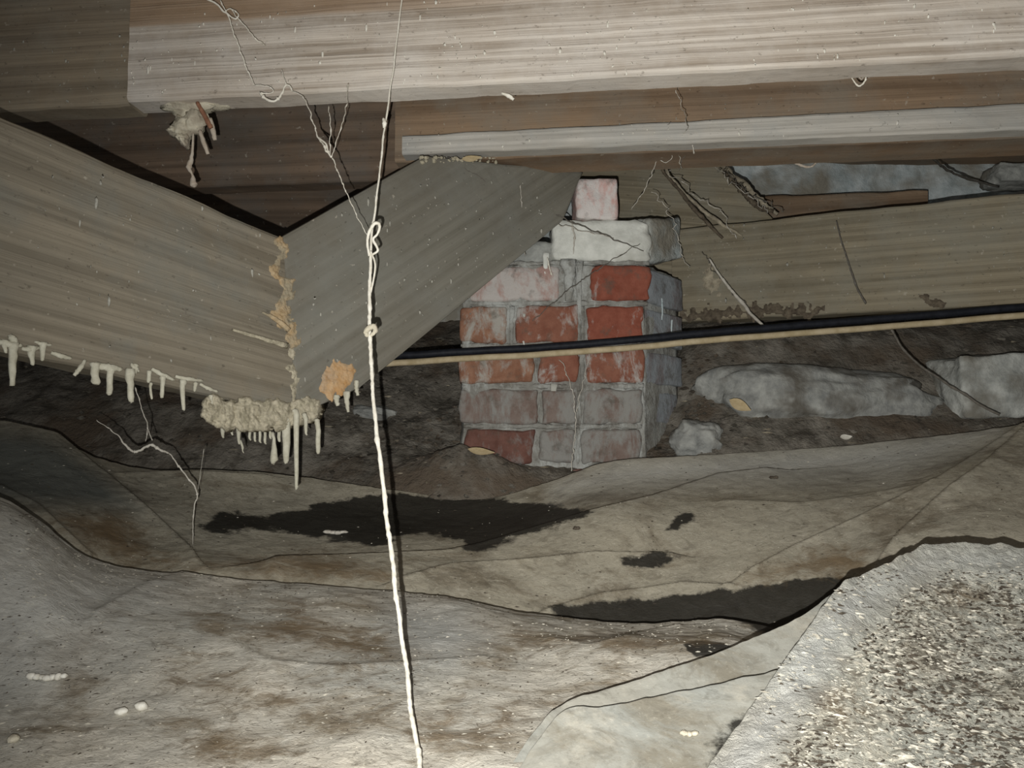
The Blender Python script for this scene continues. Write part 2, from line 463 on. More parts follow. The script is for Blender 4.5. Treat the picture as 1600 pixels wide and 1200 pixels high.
def soil_z(x, y):
    i = int(np.abs(G[:, 0, 1] - y).argmin()); j = int(np.abs(G[0, :, 0] - x).argmin())
    return G[i, j, 2]

wr = np.zeros((60, 220, 3))
for i in range(60):
    for j in range(220):
        x, z = -2.2 + 4.4 * j / 219, 0.2 + 1.05 * i / 59
        wr[i, j] = (x, 1.93 + 0.03 * fbm((x, 0, z), 5, 1.0, 5) , z)
wall = link('wall_back', mesh_from(wr.reshape(-1, 3), grid_faces(60, 220)), M['concrete'], None, True)
tag(wall, 'rough blue grey concrete foundation wall at the back', 'wall', kind='structure')
ceil = Plank('ceiling', [(-2.2, .25, 1.19), (2.2, .25, 1.19), (2.2, .25, 1.165), (-2.2, .25, 1.165)],
             [(-2.2, 2.1, 1.19), (2.2, 2.1, 1.19), (2.2, 2.1, 1.165), (-2.2, 2.1, 1.165)], M['joist_brown'], 20, 2).o
tag(ceil, 'brown floor boarding above the joists', 'ceiling', kind='structure')

# ------------------------------------------------------------------ timbers
HB = 0.487                       # underside of the joists above eye level
def depth_for(py, h=HB):
    v = (600 - py) / F
    return h * (cP - v * sP) / (sP + v * cP)
def joist(name, x0, y0, x1, y1, thick, top, mat, h=HB, push=0.0, seed=0.0, rear=None, **kw):
    """joist whose front lower arris runs through two pixels at height h"""
    a = at(x0, y0, depth_for(y0, h)); b = at(x1, y1, depth_for(y1, h))
    a.y += push; b.y += push
    d = (b - a).normalized(); nrm = Vector((-d.y, d.x, 0)) * thick
    T = Vector((0, 0, top))
    if rear:
        ra, rb = rear
    else:
        ra, rb = a + nrm, b + nrm
    return Plank(name, [a + T, b + T, b, a], [ra + T, rb + T, rb, ra], mat, seed=seed, **kw)
front_joist = joist('floor_joist', 198, 158, 1960, 68, 0.048, 0.21, M['joist_pale'], seed=1.0, nx=150, nh=20, rough=0.0022, bevel=0.006)
tag(front_joist.o, 'pale weathered joist nearest the camera, running across the top', 'joist', 'floor joists')
left_joist = joist('floor_joist', -420, 192, 197.5, 160, 0.048, 0.21, M['joist_left'], push=0.006, seed=2.0, nx=60, nh=16, rough=0.0022, bevel=0.006)
tag(left_joist.o, 'dull brown joist end in the upper left corner, butted to the pale joist', 'joist', 'floor joists')
rear_joist = joist('floor_joist', 612, 241.6, 1960, 187, 0.09, 0.21, M['joist_brown'], push=0.034, seed=3.0, nx=120, nh=12, rough=0.002, bevel=0.005)
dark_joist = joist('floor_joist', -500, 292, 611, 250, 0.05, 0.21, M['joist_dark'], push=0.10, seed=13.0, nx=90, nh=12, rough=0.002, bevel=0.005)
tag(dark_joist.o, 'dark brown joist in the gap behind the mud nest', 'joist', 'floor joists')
tag(rear_joist.o, 'brown joist behind the pale one, with a grey strip along its foot', 'joist', 'floor joists')
def on_line(p0, p1, x):
    return p0[1] + (p1[1] - p0[1]) * (x - p0[0]) / (p1[0] - p0[0])
l0, l1 = (628, 241), (1960, 187)
a = at(*l0, depth_for(l0[1])); b = at(*l1, depth_for(l1[1]))
# the nailing strip on the foot of the rear joist
Ta, Tb = Vector((0, 0, 0.033)), Vector((0, 0, 0.046))
dn = (b - a).normalized(); nrm = Vector((-dn.y, dn.x, 0)) * 0.034
ledger = Plank('nailing_strip', [a + Ta, b + Tb, b, a], [a + Ta + nrm, b + Tb + nrm, b + nrm, a + nrm], M['ledger'], 120, 6, 0.0018, 0.004, seed=4.0)
tag(ledger.o, 'pale grey wooden strip nailed along the foot of the brown joist', 'batten')
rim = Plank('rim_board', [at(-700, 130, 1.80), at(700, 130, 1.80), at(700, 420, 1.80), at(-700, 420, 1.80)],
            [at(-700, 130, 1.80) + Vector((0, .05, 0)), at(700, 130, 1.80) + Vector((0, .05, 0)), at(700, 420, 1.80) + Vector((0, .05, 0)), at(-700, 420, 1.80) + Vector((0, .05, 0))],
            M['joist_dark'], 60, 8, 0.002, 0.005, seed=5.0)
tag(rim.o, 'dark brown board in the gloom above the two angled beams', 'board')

# girder B: comes from the left and ends at the mitred corner
gTR, gBR = at(440, 369, 1.07), at(464, 646, 1.07)
gTL, gBL = at(-200, 92, 0.715), at(-200, 507, 0.715)
gth = Vector((-0.035, 0.05, 0)) * 1.0
girder = Plank('girder', [gTL, gTR, gBR, gBL], [gTL + gth, gTR + Vector((-.05, .045, 0)), gBR + Vector((-.05, .045, 0)), gBL + gth], M['girder'], 120, 30, 0.0022, 0.007, seed=6.0)
tag(girder.o, 'grey tan beam on the left with pale drips along its lower edge', 'beam')

# brace C: slanting plank, trimmed level under the rear joist
def poly_plank(name, front_px, depth_of, thick, mat, seed):
    """flat-faced timber with a polygonal outline: front ring, back ring, subdivided front"""
    front = [at(x, y, depth_of(x, y)) for x, y in front_px]
    ex = (front[1] - front[0]).normalized()
    n = Vector()
    for i in range(len(front)):
        n += front[i].cross(front[(i + 1) % len(front)])
    n.normalize()
    if n.y > 0: n = -n
    ez = n.cross(ex).normalized()
    if ez.z < 0: ez = -ez
    ey = ez.cross(ex)
    cen = sum(front, Vector()) / len(front)
    mw = Matrix.Translation(cen) @ Matrix((ex, ey, ez)).transposed().to_4x4()
    inv = mw.inverted()
    bm = bmesh.new()
    ring = [bm.verts.new(inv @ p) for p in front]
    f = bm.faces.new(ring)
    if f.normal.dot(inv.to_3x3() @ n) < 0: f.normal_flip()
    r = bmesh.ops.extrude_face_region(bm, geom=[f])
    bm.normal_update()
    for v in [g for g in r['geom'] if isinstance(g, bmesh.types.BMVert)]:
        v.co += (inv.to_3x3() @ (-n)) * thick
    bmesh.ops.recalc_face_normals(bm, faces=bm.faces)
    bmesh.ops.bevel(bm, geom=list(bm.edges), offset=0.005, segments=2, affect='EDGES', profile=0.6)
    bmesh.ops.triangulate(bm, faces=bm.faces)
    for _ in range(5):
        bmesh.ops.subdivide_edges(bm, edges=[e for e in bm.edges if e.calc_length() > 0.02], cuts=1)
        bmesh.ops.triangulate(bm, faces=bm.faces)
    for v in bm.verts:
        v.co.y += 0.0016 * fbm((v.co.x * .4, v.co.y, v.co.z), 26, seed)
    me = bpy.data.meshes.new(name); bm.to_mesh(me); bm.free()
    me.materials.append(mat)
    o = bpy.data.objects.new(name, me); col.objects.link(o); o.matrix_world = mw
    return o, n
def plane_depth(p1, p2, p3):
    """depth function of the plane through three (px,py,depth) points"""
    A, B, C = (at(*p) for p in (p1, p2, p3))
    n = (B - A).cross(C - A)
    def fn(x, y):
        q = at(x, y, 1.0); o = Vector((0, 0, CZ)); d = q - o
        return n.dot(A - o) / n.dot(d)
    return fn
brace_depth = plane_depth((440, 369, 1.07), (464, 648, 1.07), (880, 300, 1.375))
brace, brace_n = poly_plank('brace_plank', [(440, 369), (664, 243), (912, 268), (880, 345), (717, 480), (630, 552), (563, 606), (464, 650)], brace_depth, 0.045, M['brace'], 7.0)
tag(brace, 'olive grey plank slanting up from the beam corner to the brown joist', 'beam')

# right beam E and the plank slanting behind the pier head
eth = Vector((0.01, 0.05, 0))
eTL, eBL, eTR, eBR = at(1050, 358, 1.625), at(1050, 503, 1.625), at(1900, 268, 1.31), at(1900, 462, 1.31)
right_beam = Plank('side_beam', [eTL, eTR, eBR, eBL], [eTL + eth, eTR + eth, eBR + eth, eBL + eth], M['beam_olive'], 90, 22, 0.0026, 0.006, seed=8.0)
tag(right_beam.o, 'olive brown beam at the right, running up to the brick pier', 'beam')
slant_depth = plane_depth((1206, 342, 1.66), (1060, 470, 1.68), (960, 250, 1.74))
slant, _ = poly_plank('brace_plank', [(900, 236), (1118, 250), (1208, 341), (1190, 420), (1050, 495), (900, 330)], slant_depth, 0.045, M['beam_olive'], 9.0)
tag(slant, 'grey brown plank slanting down behind the head of the brick pier', 'beam')

sb = [at(1150, 308, 1.80), at(1450, 296, 1.74), at(1450, 318, 1.74), at(1150, 352, 1.80)]
sill = Plank('sill_board', sb, [p + Vector((0, .04, 0)) for p in sb], M['joist_brown'], 40, 6, 0.004, 0.005, seed=15.0)
tag(sill.o, 'decayed brown board lying along the wall behind the olive beam', 'board')

# ------------------------------------------------------------------ brick pier
PY = 1.42
pier = empty('brick_pier', at(880, 735, PY))
tag(pier, 'weathered red brick pier with limed joints in the middle of the crawl space', 'pier')
def zx(x, y): p = at(x, y, PY); return p.x, p.z
SIDE = 0.26
def box_geo(x0, x1, z0, z1, y0, y1, bev, seed, rough=0.0018, cuts=4):
    bm = bmesh.new()
    bmesh.ops.create_cube(bm, size=1.0)
    for v in bm.verts:
        v.co = Vector(((x0 + x1) / 2 + v.co.x * (x1 - x0), (y0 + y1) / 2 + v.co.y * (y1 - y0), (z0 + z1) / 2 + v.co.z * (z1 - z0)))
    bmesh.ops.bevel(bm, geom=list(bm.edges), offset=bev, segments=2, affect='EDGES', profile=0.5)
    if cuts:
        bmesh.ops.subdivide_edges(bm, edges=[e for e in bm.edges if e.calc_length() > 0.02], cuts=cuts, use_grid_fill=True)
    for v in bm.verts:
        d = Vector((fbm(v.co, 30, seed), fbm(v.co, 30, seed + 5), fbm(v.co, 30, seed + 9))) * rough
        v.co += d + d * 0.5 * fbm(v.co, 70, seed + 2)
    vs = [v.co.copy() for v in bm.verts]
    bm.verts.index_update()
    fs = [tuple(v.index for v in f.verts) for f in bm.faces]
    bm.free()
    return vs, fs
courses = [   # (y top, y bottom, [(x0, x1, material), ...], right edge of the side face)
    (415, 470, [(735, 874, 'brick_pink'), (924, 1016, 'brick_red')]),
    (478, 535, [(718, 792, 'brick_brown'), (806, 904, 'brick_orange'), (917, 1008, 'brick_red')]),
    (546, 598, [(716, 834, 'brick_brown'), (841, 903, 'brick_orange'), (915, 1007, 'brick_orange')]),
    (609, 662, [(719, 840, 'brick_grey'), (848, 900, 'brick_grey'), (912, 1004, 'brick_grey')]),
    (671, 724, [(724, 835, 'brick_dark'), (842, 898, 'brick_grey'), (908, 1002, 'brick_grey')]),
    (733, 785, [(720, 832, 'brick_dark'), (840, 960, 'brick_dark')]),
]
# mortar core behind the brick faces
x0, z1 = zx(722, 412); x1, z0 = zx(1012, 800)
obj_geo('mortar_core', box_geo(x0, x1, z0, z1, PY + 0.006, PY + 0.17, 0.004, 1.0, 0.006, 22), M['pier_mortar'], pier)
k = 0
for yt, yb, bricks in courses:
    for i, (bx0, bx1, mt) in enumerate(bricks):
        ax, az1 = zx(bx0, yt); bx, az0 = zx(bx1, yb)
        last = i == len(bricks) - 1
        dep = 0.115 if last else 0.10
        jut = 0.003 * nz((k, 0.3, 0.7), 1.3)
        obj_geo('brick', box_geo(ax, bx, az0, az1, PY + jut, PY + dep, 0.006, k * 1.3, 0.005, 6), M[mt], pier, True)
        if last:    # the splayed return of the pier: one brick per course
            sy0, sy1 = PY + 0.012, PY + 0.125
            sx1 = at(1066 - 6 * (yt > 600), yt, sy1).x
            v = []
            for zz in (az0 + .001, az1 - .001):
                v += [Vector((bx - .004, sy0, zz)), Vector((sx1, sy1, zz)), Vector((sx1 - .09, sy1 + .06, zz)), Vector((bx - .06, sy0 + .05, zz))]
            bm = bmesh.new(); vv = [bm.verts.new(q) for q in v]
            for q in ((3, 2, 1, 0), (4, 5, 6, 7), (0, 1, 5, 4), (1, 2, 6, 5), (2, 3, 7, 6), (3, 0, 4, 7)): bm.faces.new([vv[c] for c in q])
            bmesh.ops.bevel(bm, geom=list(bm.edges), offset=0.004, segments=2, affect='EDGES', profile=0.5)
            bmesh.ops.subdivide_edges(bm, edges=[e for e in bm.edges if e.calc_length() > 0.02], cuts=4, use_grid_fill=True)
            for q in bm.verts: q.co += Vector((fbm(q.co, 30, k), fbm(q.co, 30, k + 5), fbm(q.co, 30, k + 9))) * 0.0025
            bm.verts.index_update()
            geo = ([q.co.copy() for q in bm.verts], [tuple(c.index for c in f.verts) for f in bm.faces]); bm.free()
            obj_geo('brick', geo, M['brick_side'], pier, True)
        k += 1
# whitened mortar block and the single brick on the pier head
x0, z1 = zx(862, 342); x1, z0 = zx(1018, 407)
obj_geo('mortar_cap', box_geo(x0, x1, z0, z1, PY + .002, PY + 0.21, 0.010, 21.0, 0.007, 9), M['whitewash'], pier, True)
x0, z1 = zx(742, 374); x1, z0 = zx(872, 414)
obj_geo('mortar_cap', box_geo(x0, x1, z0, z1, PY + .012, PY + 0.2, 0.010, 31.0, 0.007, 9), M['mortar'], pier, True)
x0, z1 = zx(899, 277); x1, z0 = zx(967, 340)
obj_geo('brick', box_geo(x0, x1, z0, z1, PY + .004, PY + 0.13, 0.007, 41.0, 0.005, 6), M['brick_white'], pier, True)
v = []
for q, yy in ((0, 412), (1, 340)):
    a_, b_ = at(1016, yy, PY + .012), at(1066, yy - 6 * (q == 0), PY + .125)
    v += [a_, b_, b_ + Vector((-.09, .05, 0)), a_ + Vector((-.06, .06, 0))]
bm = bmesh.new(); vv = [bm.verts.new(q) for q in v]
for q in ((3, 2, 1, 0), (4, 5, 6, 7), (0, 1, 5, 4), (1, 2, 6, 5), (2, 3, 7, 6), (3, 0, 4, 7)): bm.faces.new([vv[c] for c in q])
bmesh.ops.bevel(bm, geom=list(bm.edges), offset=0.008, segments=2, affect='EDGES', profile=0.5)
bmesh.ops.subdivide_edges(bm, edges=[e for e in bm.edges if e.calc_length() > 0.02], cuts=6, use_grid_fill=True)
for q in bm.verts: q.co += Vector((fbm(q.co, 30, 3), fbm(q.co, 30, 5), fbm(q.co, 30, 9))) * 0.007
bm.verts.index_update()
geo = ([q.co.copy() for q in bm.verts], [tuple(c.index for c in f.verts) for f in bm.faces]); bm.free()
obj_geo('mortar_cap', geo, M['concrete'], pier, True)
v = []
for yy in (800, 412):
    a_, b_ = at(1006, yy, PY + .017), at(1058, yy, PY + .128)
    a_.z = b_.z = at(1006, yy, PY).z
    v += [a_, b_, b_ + Vector((-.12, .03, 0)), a_ + Vector((-.06, .06, 0))]
bm = bmesh.new(); vv = [bm.verts.new(q) for q in v]
for q in ((3, 2, 1, 0), (4, 5, 6, 7), (0, 1, 5, 4), (1, 2, 6, 5), (2, 3, 7, 6), (3, 0, 4, 7)): bm.faces.new([vv[c] for c in q])
bmesh.ops.subdivide_edges(bm, edges=list(bm.edges), cuts=12, use_grid_fill=True)
for q in bm.verts: q.co += Vector((fbm(q.co, 30, 3), fbm(q.co, 30, 5), fbm(q.co, 30, 9))) * 0.004
bm.verts.index_update()
geo = ([q.co.copy() for q in bm.verts], [tuple(c.index for c in f.verts) for f in bm.faces]); bm.free()
obj_geo('mortar_core', geo, M['pier_mortar'], pier, True)
# smeared mortar: bed joints with ragged beads, runs of lime down the faces
def bead(xs, y, r, seed):
    pts = [at(x, y + 3 * nz((x * .02, seed, 0), 1.0), PY + 0.006) for x in xs]
    rad = [r * (0.75 + 0.7 * nz((x * .03, seed, 3), 1.0)) for x in xs]
    return tube_geo(pts, rad, 8, 0.5, seed, 0.6)
for i, (y, xa, xb, m) in enumerate([(411, 740, 1014, 'mortar'), (474, 724, 1012, 'whitewash'), (540, 720, 1008, 'mortar'), (603, 722, 1006, 'whitewash'), (666, 724, 1003, 'mortar')]):
    obj_geo('mortar_joint', bead([xa + (xb - xa) * q / 60 for q in range(61)], y, 0.0056, i * 3.0), M['pier_mortar'], pier)
for i, (x, ya, yb, w) in enumerate([(889, 405, 470, 20), (905, 408, 540, 9), (799, 478, 540, 7), (911, 478, 545, 6), (853, 395, 440, 9), (1004, 480, 535, 5), (838, 548, 600, 4), (909, 548, 610, 8), (905, 610, 665, 5), (866, 600, 650, 9), (843, 612, 660, 4), (903, 668, 725, 5), (890, 560, 590, 4), (736, 478, 536, 3), (818, 490, 545, 4), (996, 555, 600, 5)]):
    pts = [at(x + 4 * nz((y * .03, i, 0), 1.0), y, PY + 0.002) for y in np.linspace(ya, yb, 9)]
    rad = [w / 1200 * PY * .5 * (1.15 - 0.6 * q / 8) for q in range(9)]
    obj_geo('lime_run', tube_geo(pts, rad, 10, 0.6, i * 2.1, 0.3), M['whitewash' if i % 5 == 4 else 'pier_mortar'], pier)
for i, (x, ya, yb, w) in enumerate([(1034, 466, 500, 3.5), (1050, 500, 530, 3)]):
    fr = (x - 1012) / 56
    pts = [at(x + 3 * nz((y * .03, i, 0), 1.0), y, PY + 0.012 + 0.113 * fr) for y in np.linspace(ya, yb, 9)]
    rad = [w / 1200 * PY * .5 * (1.15 - 0.6 * q / 8) for q in range(9)]
    obj_geo('lime_run', tube_geo(pts, rad, 8, 0.5, i * 2.1, 1.0), M['concrete'], pier)

# ------------------------------------------------------------------ plastic sheets on the ground
def seg_dist(px, py, line):
    """unsigned distance in pixels, and sign (+ above the line in the photo)"""
    best = np.full(px.shape, 1e9); sign = np.ones(px.shape)
    for (x0, y0), (x1, y1) in zip(line[:-1], line[1:]):
        dx, dy = x1 - x0, y1 - y0
        t = np.clip(((px - x0) * dx + (py - y0) * dy) / (dx * dx + dy * dy), 0, 1)
        d = np.hypot(px - x0 - t * dx, py - y0 - t * dy)
        s = np.where(dx * (py - y0) - dy * (px - x0) < 0, 1.0, -1.0)
        if dx < 0: s = -s
        up = d < best
        best = np.where(up, d, best); sign = np.where(up, s, sign)
    return best, sign
def in_poly(px, py, poly):
    c = np.zeros(px.shape, bool)
    for (x0, y0), (x1, y1) in zip(poly, poly[1:] + poly[:1]):
        if y0 == y1: continue
        c ^= ((py < y0) != (py < y1)) & (px < (x1 - x0) * (py - y0) / (y1 - y0) + x0)
    return c
def sheet(name, rows, mat, nr, nc, creases=(), stains=(), blues=(), browns=(), bares=(), wr=0.006, seed=0.0, drop=0.10, fine=0.0012):
    """rows of (px,py,depth), near to far; the far row is a crest behind which the sheet folds down"""
    A = np.array([[tuple(at(*p)) for p in r] for r in rows])
    A = np.ascontiguousarray(cat_interp(cat_interp(A, nr, 0), nc, 1))
    flat = A.reshape(-1, 3)
    edge = np.repeat(np.clip((nr - 1 - np.arange(nr)) / (nr * 0.12), 0, 1), nc)
    for p, e in zip(flat, edge):
        p[2] += wr * (0.25 + 0.75 * e) * fbm((p[0], p[1], 0), 5.5, seed, 3) + fine * fbm((p[0], p[1], 0), 55, seed + 3, 3)
    px, py = to_px(A)
    for line, h, wf, wb in creases:
        d, s = seg_dist(px, py, line)
        A[..., 2] += h * np.where(s < 0, np.exp(-d / wf), np.exp(-d / wb))
    crest = A[-1]
    extra = []
    for dy, dz in ((.003, -.0015), (.006, -.006), (.008, -.016), (.010, -.035), (.012, -drop)):
        e = crest.copy(); e[:, 1] += dy; e[:, 2] += dz
        extra.append(e[None])
    n0 = A.shape[0]
    A = np.concatenate([A] + extra)
    stain_shade = np.zeros(A.shape[:2]); blue = np.zeros(A.shape[:2]); brown = np.zeros(A.shape[:2]); bare = np.zeros(A.shape[:2])
    px, py = to_px(A)
    for arr, polys in ((stain_shade, stains), (blue, blues), (brown, browns), (bare, bares)):
        for poly, soft in polys:
            d, _ = seg_dist(px, py, poly + poly[:1])
            sd = np.where(in_poly(px, py, poly), d, -d)
            np.maximum(arr, np.clip(0.5 + sd / soft, 0, 1), out=arr)
    R_, C_ = A.shape[:2]
    cen = A.reshape(-1, 3).mean(0)
    me = mesh_from(A.reshape(-1, 3) - cen, grid_faces(R_, C_))
    for nm, arr in (('stain_shade', stain_shade), ('blue', blue), ('brown', brown), ('bare', bare)):
        at_ = me.attributes.new(nm, 'FLOAT', 'POINT')
        at_.data.foreach_set('value', arr.reshape(-1).astype(np.float32))
    o = link(name, me, mat, None, True)
    o.location = tuple(cen)
    o['_n'] = 0; del o['_n']
    return o, A[:n0]

# far sheet (between the front crest and the soil)
XC = [-260, -60, 60, 150, 240, 330, 450, 620, 750, 860, 950, 1060, 1180, 1300, 1400, 1500, 1600, 1720, 1900]
crest_y = [640, 660, 674, 715, 735, 734, 742, 766, 780, 752, 722, 713, 706, 698, 688, 677, 664, 655, 640]
crest_d = [1.30, 1.30, 1.30, 1.30, 1.31, 1.32, 1.34, 1.34, 1.33, 1.34, 1.36, 1.37, 1.38, 1.38, 1.37, 1.36, 1.34, 1.33, 1.32]
r0 = [(x, y, .93) for x, y in zip(XC, [900, 960, 990, 1010, 1020, 1025, 1040, 1050, 1060, 1075, 1085, 1095, 1100, 1090, 1060, 1020, 990, 980, 980])]
r1 = [(x, y, 1.02) for x, y in zip(XC, [790, 815, 845, 880, 895, 900, 915, 928, 942, 960, 968, 962, 950, 925, 890, 860, 845, 840, 840])]
r2 = [(x, y, 1.10) for x, y in zip(XC, [745, 770, 785, 815, 845, 862, 872, 880, 885, 880, 880, 878, 868, 850, 825, 800, 785, 780, 780])]
r3 = [(x, y, 1.18) for x, y in zip(XC, [715, 733, 745, 770, 795, 815, 835, 842, 845, 832, 810, 805, 800, 790, 775, 750, 735, 730, 725])]
r4 = [(x, y, d - .06) for x, y, d in zip(XC, [672, 690, 704, 745, 765, 772, 785, 805, 812, 790, 760, 752, 745, 736, 722, 708, 692, 685, 672], crest_d)]
r5 = list(zip(XC, crest_y, crest_d))
far_creases = [
    ([(-200, 668), (0, 664), (90, 684), (160, 742), (230, 800), (300, 866)], 0.010, 24, 3.0),
    ([(0, 762), (60, 792), (140, 868)], 0.006, 22, 3.0),
    ([(430, 884), (560, 880), (700, 873), (750, 862), (830, 838), (930, 808), (1020, 786), (1120, 752), (1200, 742)], 0.014, 40, 4.0),
    ([(618, 917), (700, 897), (820, 886), (930, 872), (1050, 872)], 0.008, 22, 3.0),
    ([(1170, 897), (1240, 860), (1330, 820), (1440, 768), (1520, 718), (1595, 668)], 0.008, 30, 3.0),
    ([(1360, 905), (1400, 850), (1480, 778), (1540, 735), (1600, 682), (1700, 640)], 0.014, 40, 3.0),
    ([(850, 958), (940, 932), (1010, 924), (1070, 915), (1140, 918)], 0.005, 16, 3.0),
    ([(1130, 790), (1250, 792), (1330, 780), (1440, 760)], 0.005, 20, 3.0),
    ([(180, 742), (300, 738), (420, 745)], 0.004, 14, 3.0),
]
far_stain_shade = [
    ([(312, 822), (345, 800), (420, 806), (470, 795), (520, 785), (600, 772), (720, 777), (850, 786), (930, 800), (900, 812), (820, 835), (760, 858), (726, 860), (728, 840), (640, 836), (590, 852), (520, 845), (420, 826), (340, 834)], 26),
    ([(860, 948), (960, 940), (1060, 932), (1140, 922), (1230, 905), (1330, 898), (1370, 905), (1300, 960), (1230, 1000), (1100, 1010), (960, 1000), (880, 980)], 30),  # fold pit: wet stain with the fold's shadow painted in
    ([(975, 880), (1020, 862), (1060, 872), (1030, 886), (990, 888)], 40),
    ([(1042, 828), (1064, 806), (1084, 798), (1080, 812), (1060, 826)], 26),
]
far_brown = [([(60, 800), (180, 790), (240, 850), (300, 880), (420, 885), (420, 900), (200, 885), (130, 860)], 70), ([(1160, 900), (1300, 850), (1360, 850), (1360, 900), (1260, 900), (1150, 915)], 60),
             ([(280, 880), (500, 860), (620, 890), (620, 915), (450, 905), (300, 890)], 60)]
far_bare = [([(-200, 660), (60, 678), (100, 695), (160, 740), (215, 795), (60, 790), (-200, 745)], 40)]
far_blue = [([(870, 765), (960, 728), (1200, 712), (1560, 672), (1400, 740), (1150, 745)], 60)]
far_sheet, FAR = sheet('plastic_sheet', [r0, r1, r2, r3, r4, r5], M['sheet_mid'], 230, 420, far_creases, far_stain_shade, far_blue, far_brown, far_bare, wr=0.004, seed=1.0)
tag(far_sheet, 'dull dusty ground sheet with dark wet patches and a pit darkened by painted fold shade, in front of the brick pier', 'ground sheet', 'ground sheets')

# front left sheet
XF = [-300, -120, 0, 60, 140, 250, 450, 620, 720, 850, 1000, 1130, 1230, 1300, 1360, 1420]
cy = [720, 745, 776, 812, 870, 893, 911, 925, 938, 962, 973, 967, 985, 1000, 1020, 1040]
cd = [.93, .94, .95, .95, .96, .97, .98, .98, .97, .96, .94, .92, .90, .87, .84, .80]
f5 = list(zip(XF, cy, cd))
f4 = [(x, y + 22 - 6 * (i > 7), d - .055) for i, (x, y, d) in enumerate(f5)]
f3 = [(x, 0.55 * y + .45 * 1060, d - .14) for x, y, d in f5]
f2 = [(x, 1075 + .06 * (y - 900), .715) for x, y, d in f5]
f1 = [(x, 1185, .615) for x in XF]
f0 = [(x, 1420, .48) for x in XF]
sink = lambda r: [(x, y, d + .10 * min(1, max(0, (x - 1180) / 120))) for x, y, d in r]
front_creases = [
    ([(150, 960), (230, 915), (330, 885)], 0.005, 18, 5.0),
    ([(370, 1010), (420, 1035), (520, 1045), (640, 1038), (760, 1030)], 0.004, 16, 4.0),
    ([(860, 1000), (920, 1012), (1010, 990), (1060, 980)], 0.004, 14, 4.0),
]
front_stain_shade = [([(1066, 1006), (1090, 998), (1130, 1004), (1150, 1016), (1120, 1030), (1085, 1026)], 14),
                ([(1140, 960), (1230, 970), (1300, 960), (1300, 1010), (1200, 1000)], 40),  # near side of the pit: wet stain and painted fold shadow together
                ]
front_brown = [([(280, 1165), (340, 1130), (440, 1150), (470, 1180), (380, 1200), (300, 1200)], 90), ([(420, 960), (465, 925), (500, 960), (640, 1010), (600, 1040), (480, 1020), (400, 1010)], 90),
               ([(250, 1060), (330, 1040), (480, 1080), (500, 1120), (400, 1110), (300, 1090)], 100), ([(90, 1000), (150, 985), (165, 1010), (100, 1020)], 90),
               ([(700, 955), (860, 985), (1040, 985), (1150, 1000), (1000, 1030), (820, 1010)], 90), ([(640, 1120), (800, 1090), (860, 1100), (760, 1180), (650, 1190)], 120)]
front_blue = [([(-100, 800), (80, 850), (260, 910), (200, 960), (40, 1060), (-100, 1080)], 160), ([(600, 940), (720, 950), (760, 1000), (700, 1040), (630, 1020)], 60)]
front_sheet, FRONT = sheet('plastic_sheet', [sink(f0), sink(f1), sink(f2), sink(f3), sink(f4), f5], M['sheet_front'], 200, 330, front_creases, front_stain_shade, front_blue, front_brown, wr=0.007, seed=2.0)
tag(front_sheet, 'broad dirty ground sheet filling the lower left foreground', 'ground sheet', 'ground sheets')

# centre folds
def edge_sheet(name, crest, near, mat, seed, **kw):
    """crest and near rows as (px,py,depth); straight loft between them"""
    A = [tuple(p) for p in crest]; B = [tuple(p) for p in near]
    rows = []
    for t in (0, .25, .5, .75, .92, 1):
        rows.append([tuple(B[i][k] * (1 - t) + A[i][k] * t for k in range(3)) for i in range(len(A))])
    return sheet(name, rows, mat, kw.pop('nr', 110), kw.pop('nc', 220), seed=seed, **kw)
upC = [(690, 1330, .535), (795, 1200, .60), (832, 1146, .63), (880, 1099, .66), (960, 1074, .68), (1060, 1041, .70), (1160, 1004, .725), (1250, 964, .75), (1320, 918, .79), (1420, 900, .82)]
upN = [(760, 1420, .49), (850, 1300, .55), (880, 1240, .58), (920, 1180, .62), (990, 1160, .63), (1080, 1130, .65), (1180, 1100, .67), (1270, 1060, .695), (1340, 1010, .73), (1440, 980, .77)]
upper_fold, UPF = edge_sheet('plastic_sheet', upC, upN, M['sheet_fold'], 3.0, wr=0.002, drop=.09)
tag(upper_fold, 'narrow upper flap of the folded pale sheet at bottom centre', 'ground sheet', 'ground sheets')
loC = [(690, 1360, .515), (800, 1216, .585), (836, 1162, .61), (884, 1108, .64), (940, 1104, .643), (1010, 1091, .652), (1110, 1071, .662), (1217, 1048, .675), (1236, 1046, .676)]
loN = [(800, 1460, .455), (850, 1420, .465), (880, 1420, .47), (920, 1420, .475), (980, 1420, .475), (1050, 1420, .475), (1060, 1420, .475), (1080, 1420, .475), (1100, 1420, .475)]
lower_fold, LOF = edge_sheet('plastic_sheet', loC, loN, M['sheet_fold'], 4.0, wr=0.003, drop=.08,
    stains=[([(1150, 1130), (1180, 1105), (1170, 1150), (1120, 1200), (1100, 1195)], 90)])
tag(lower_fold, 'smooth pale fold of sheet at the bottom edge, right of centre', 'ground sheet', 'ground sheets')
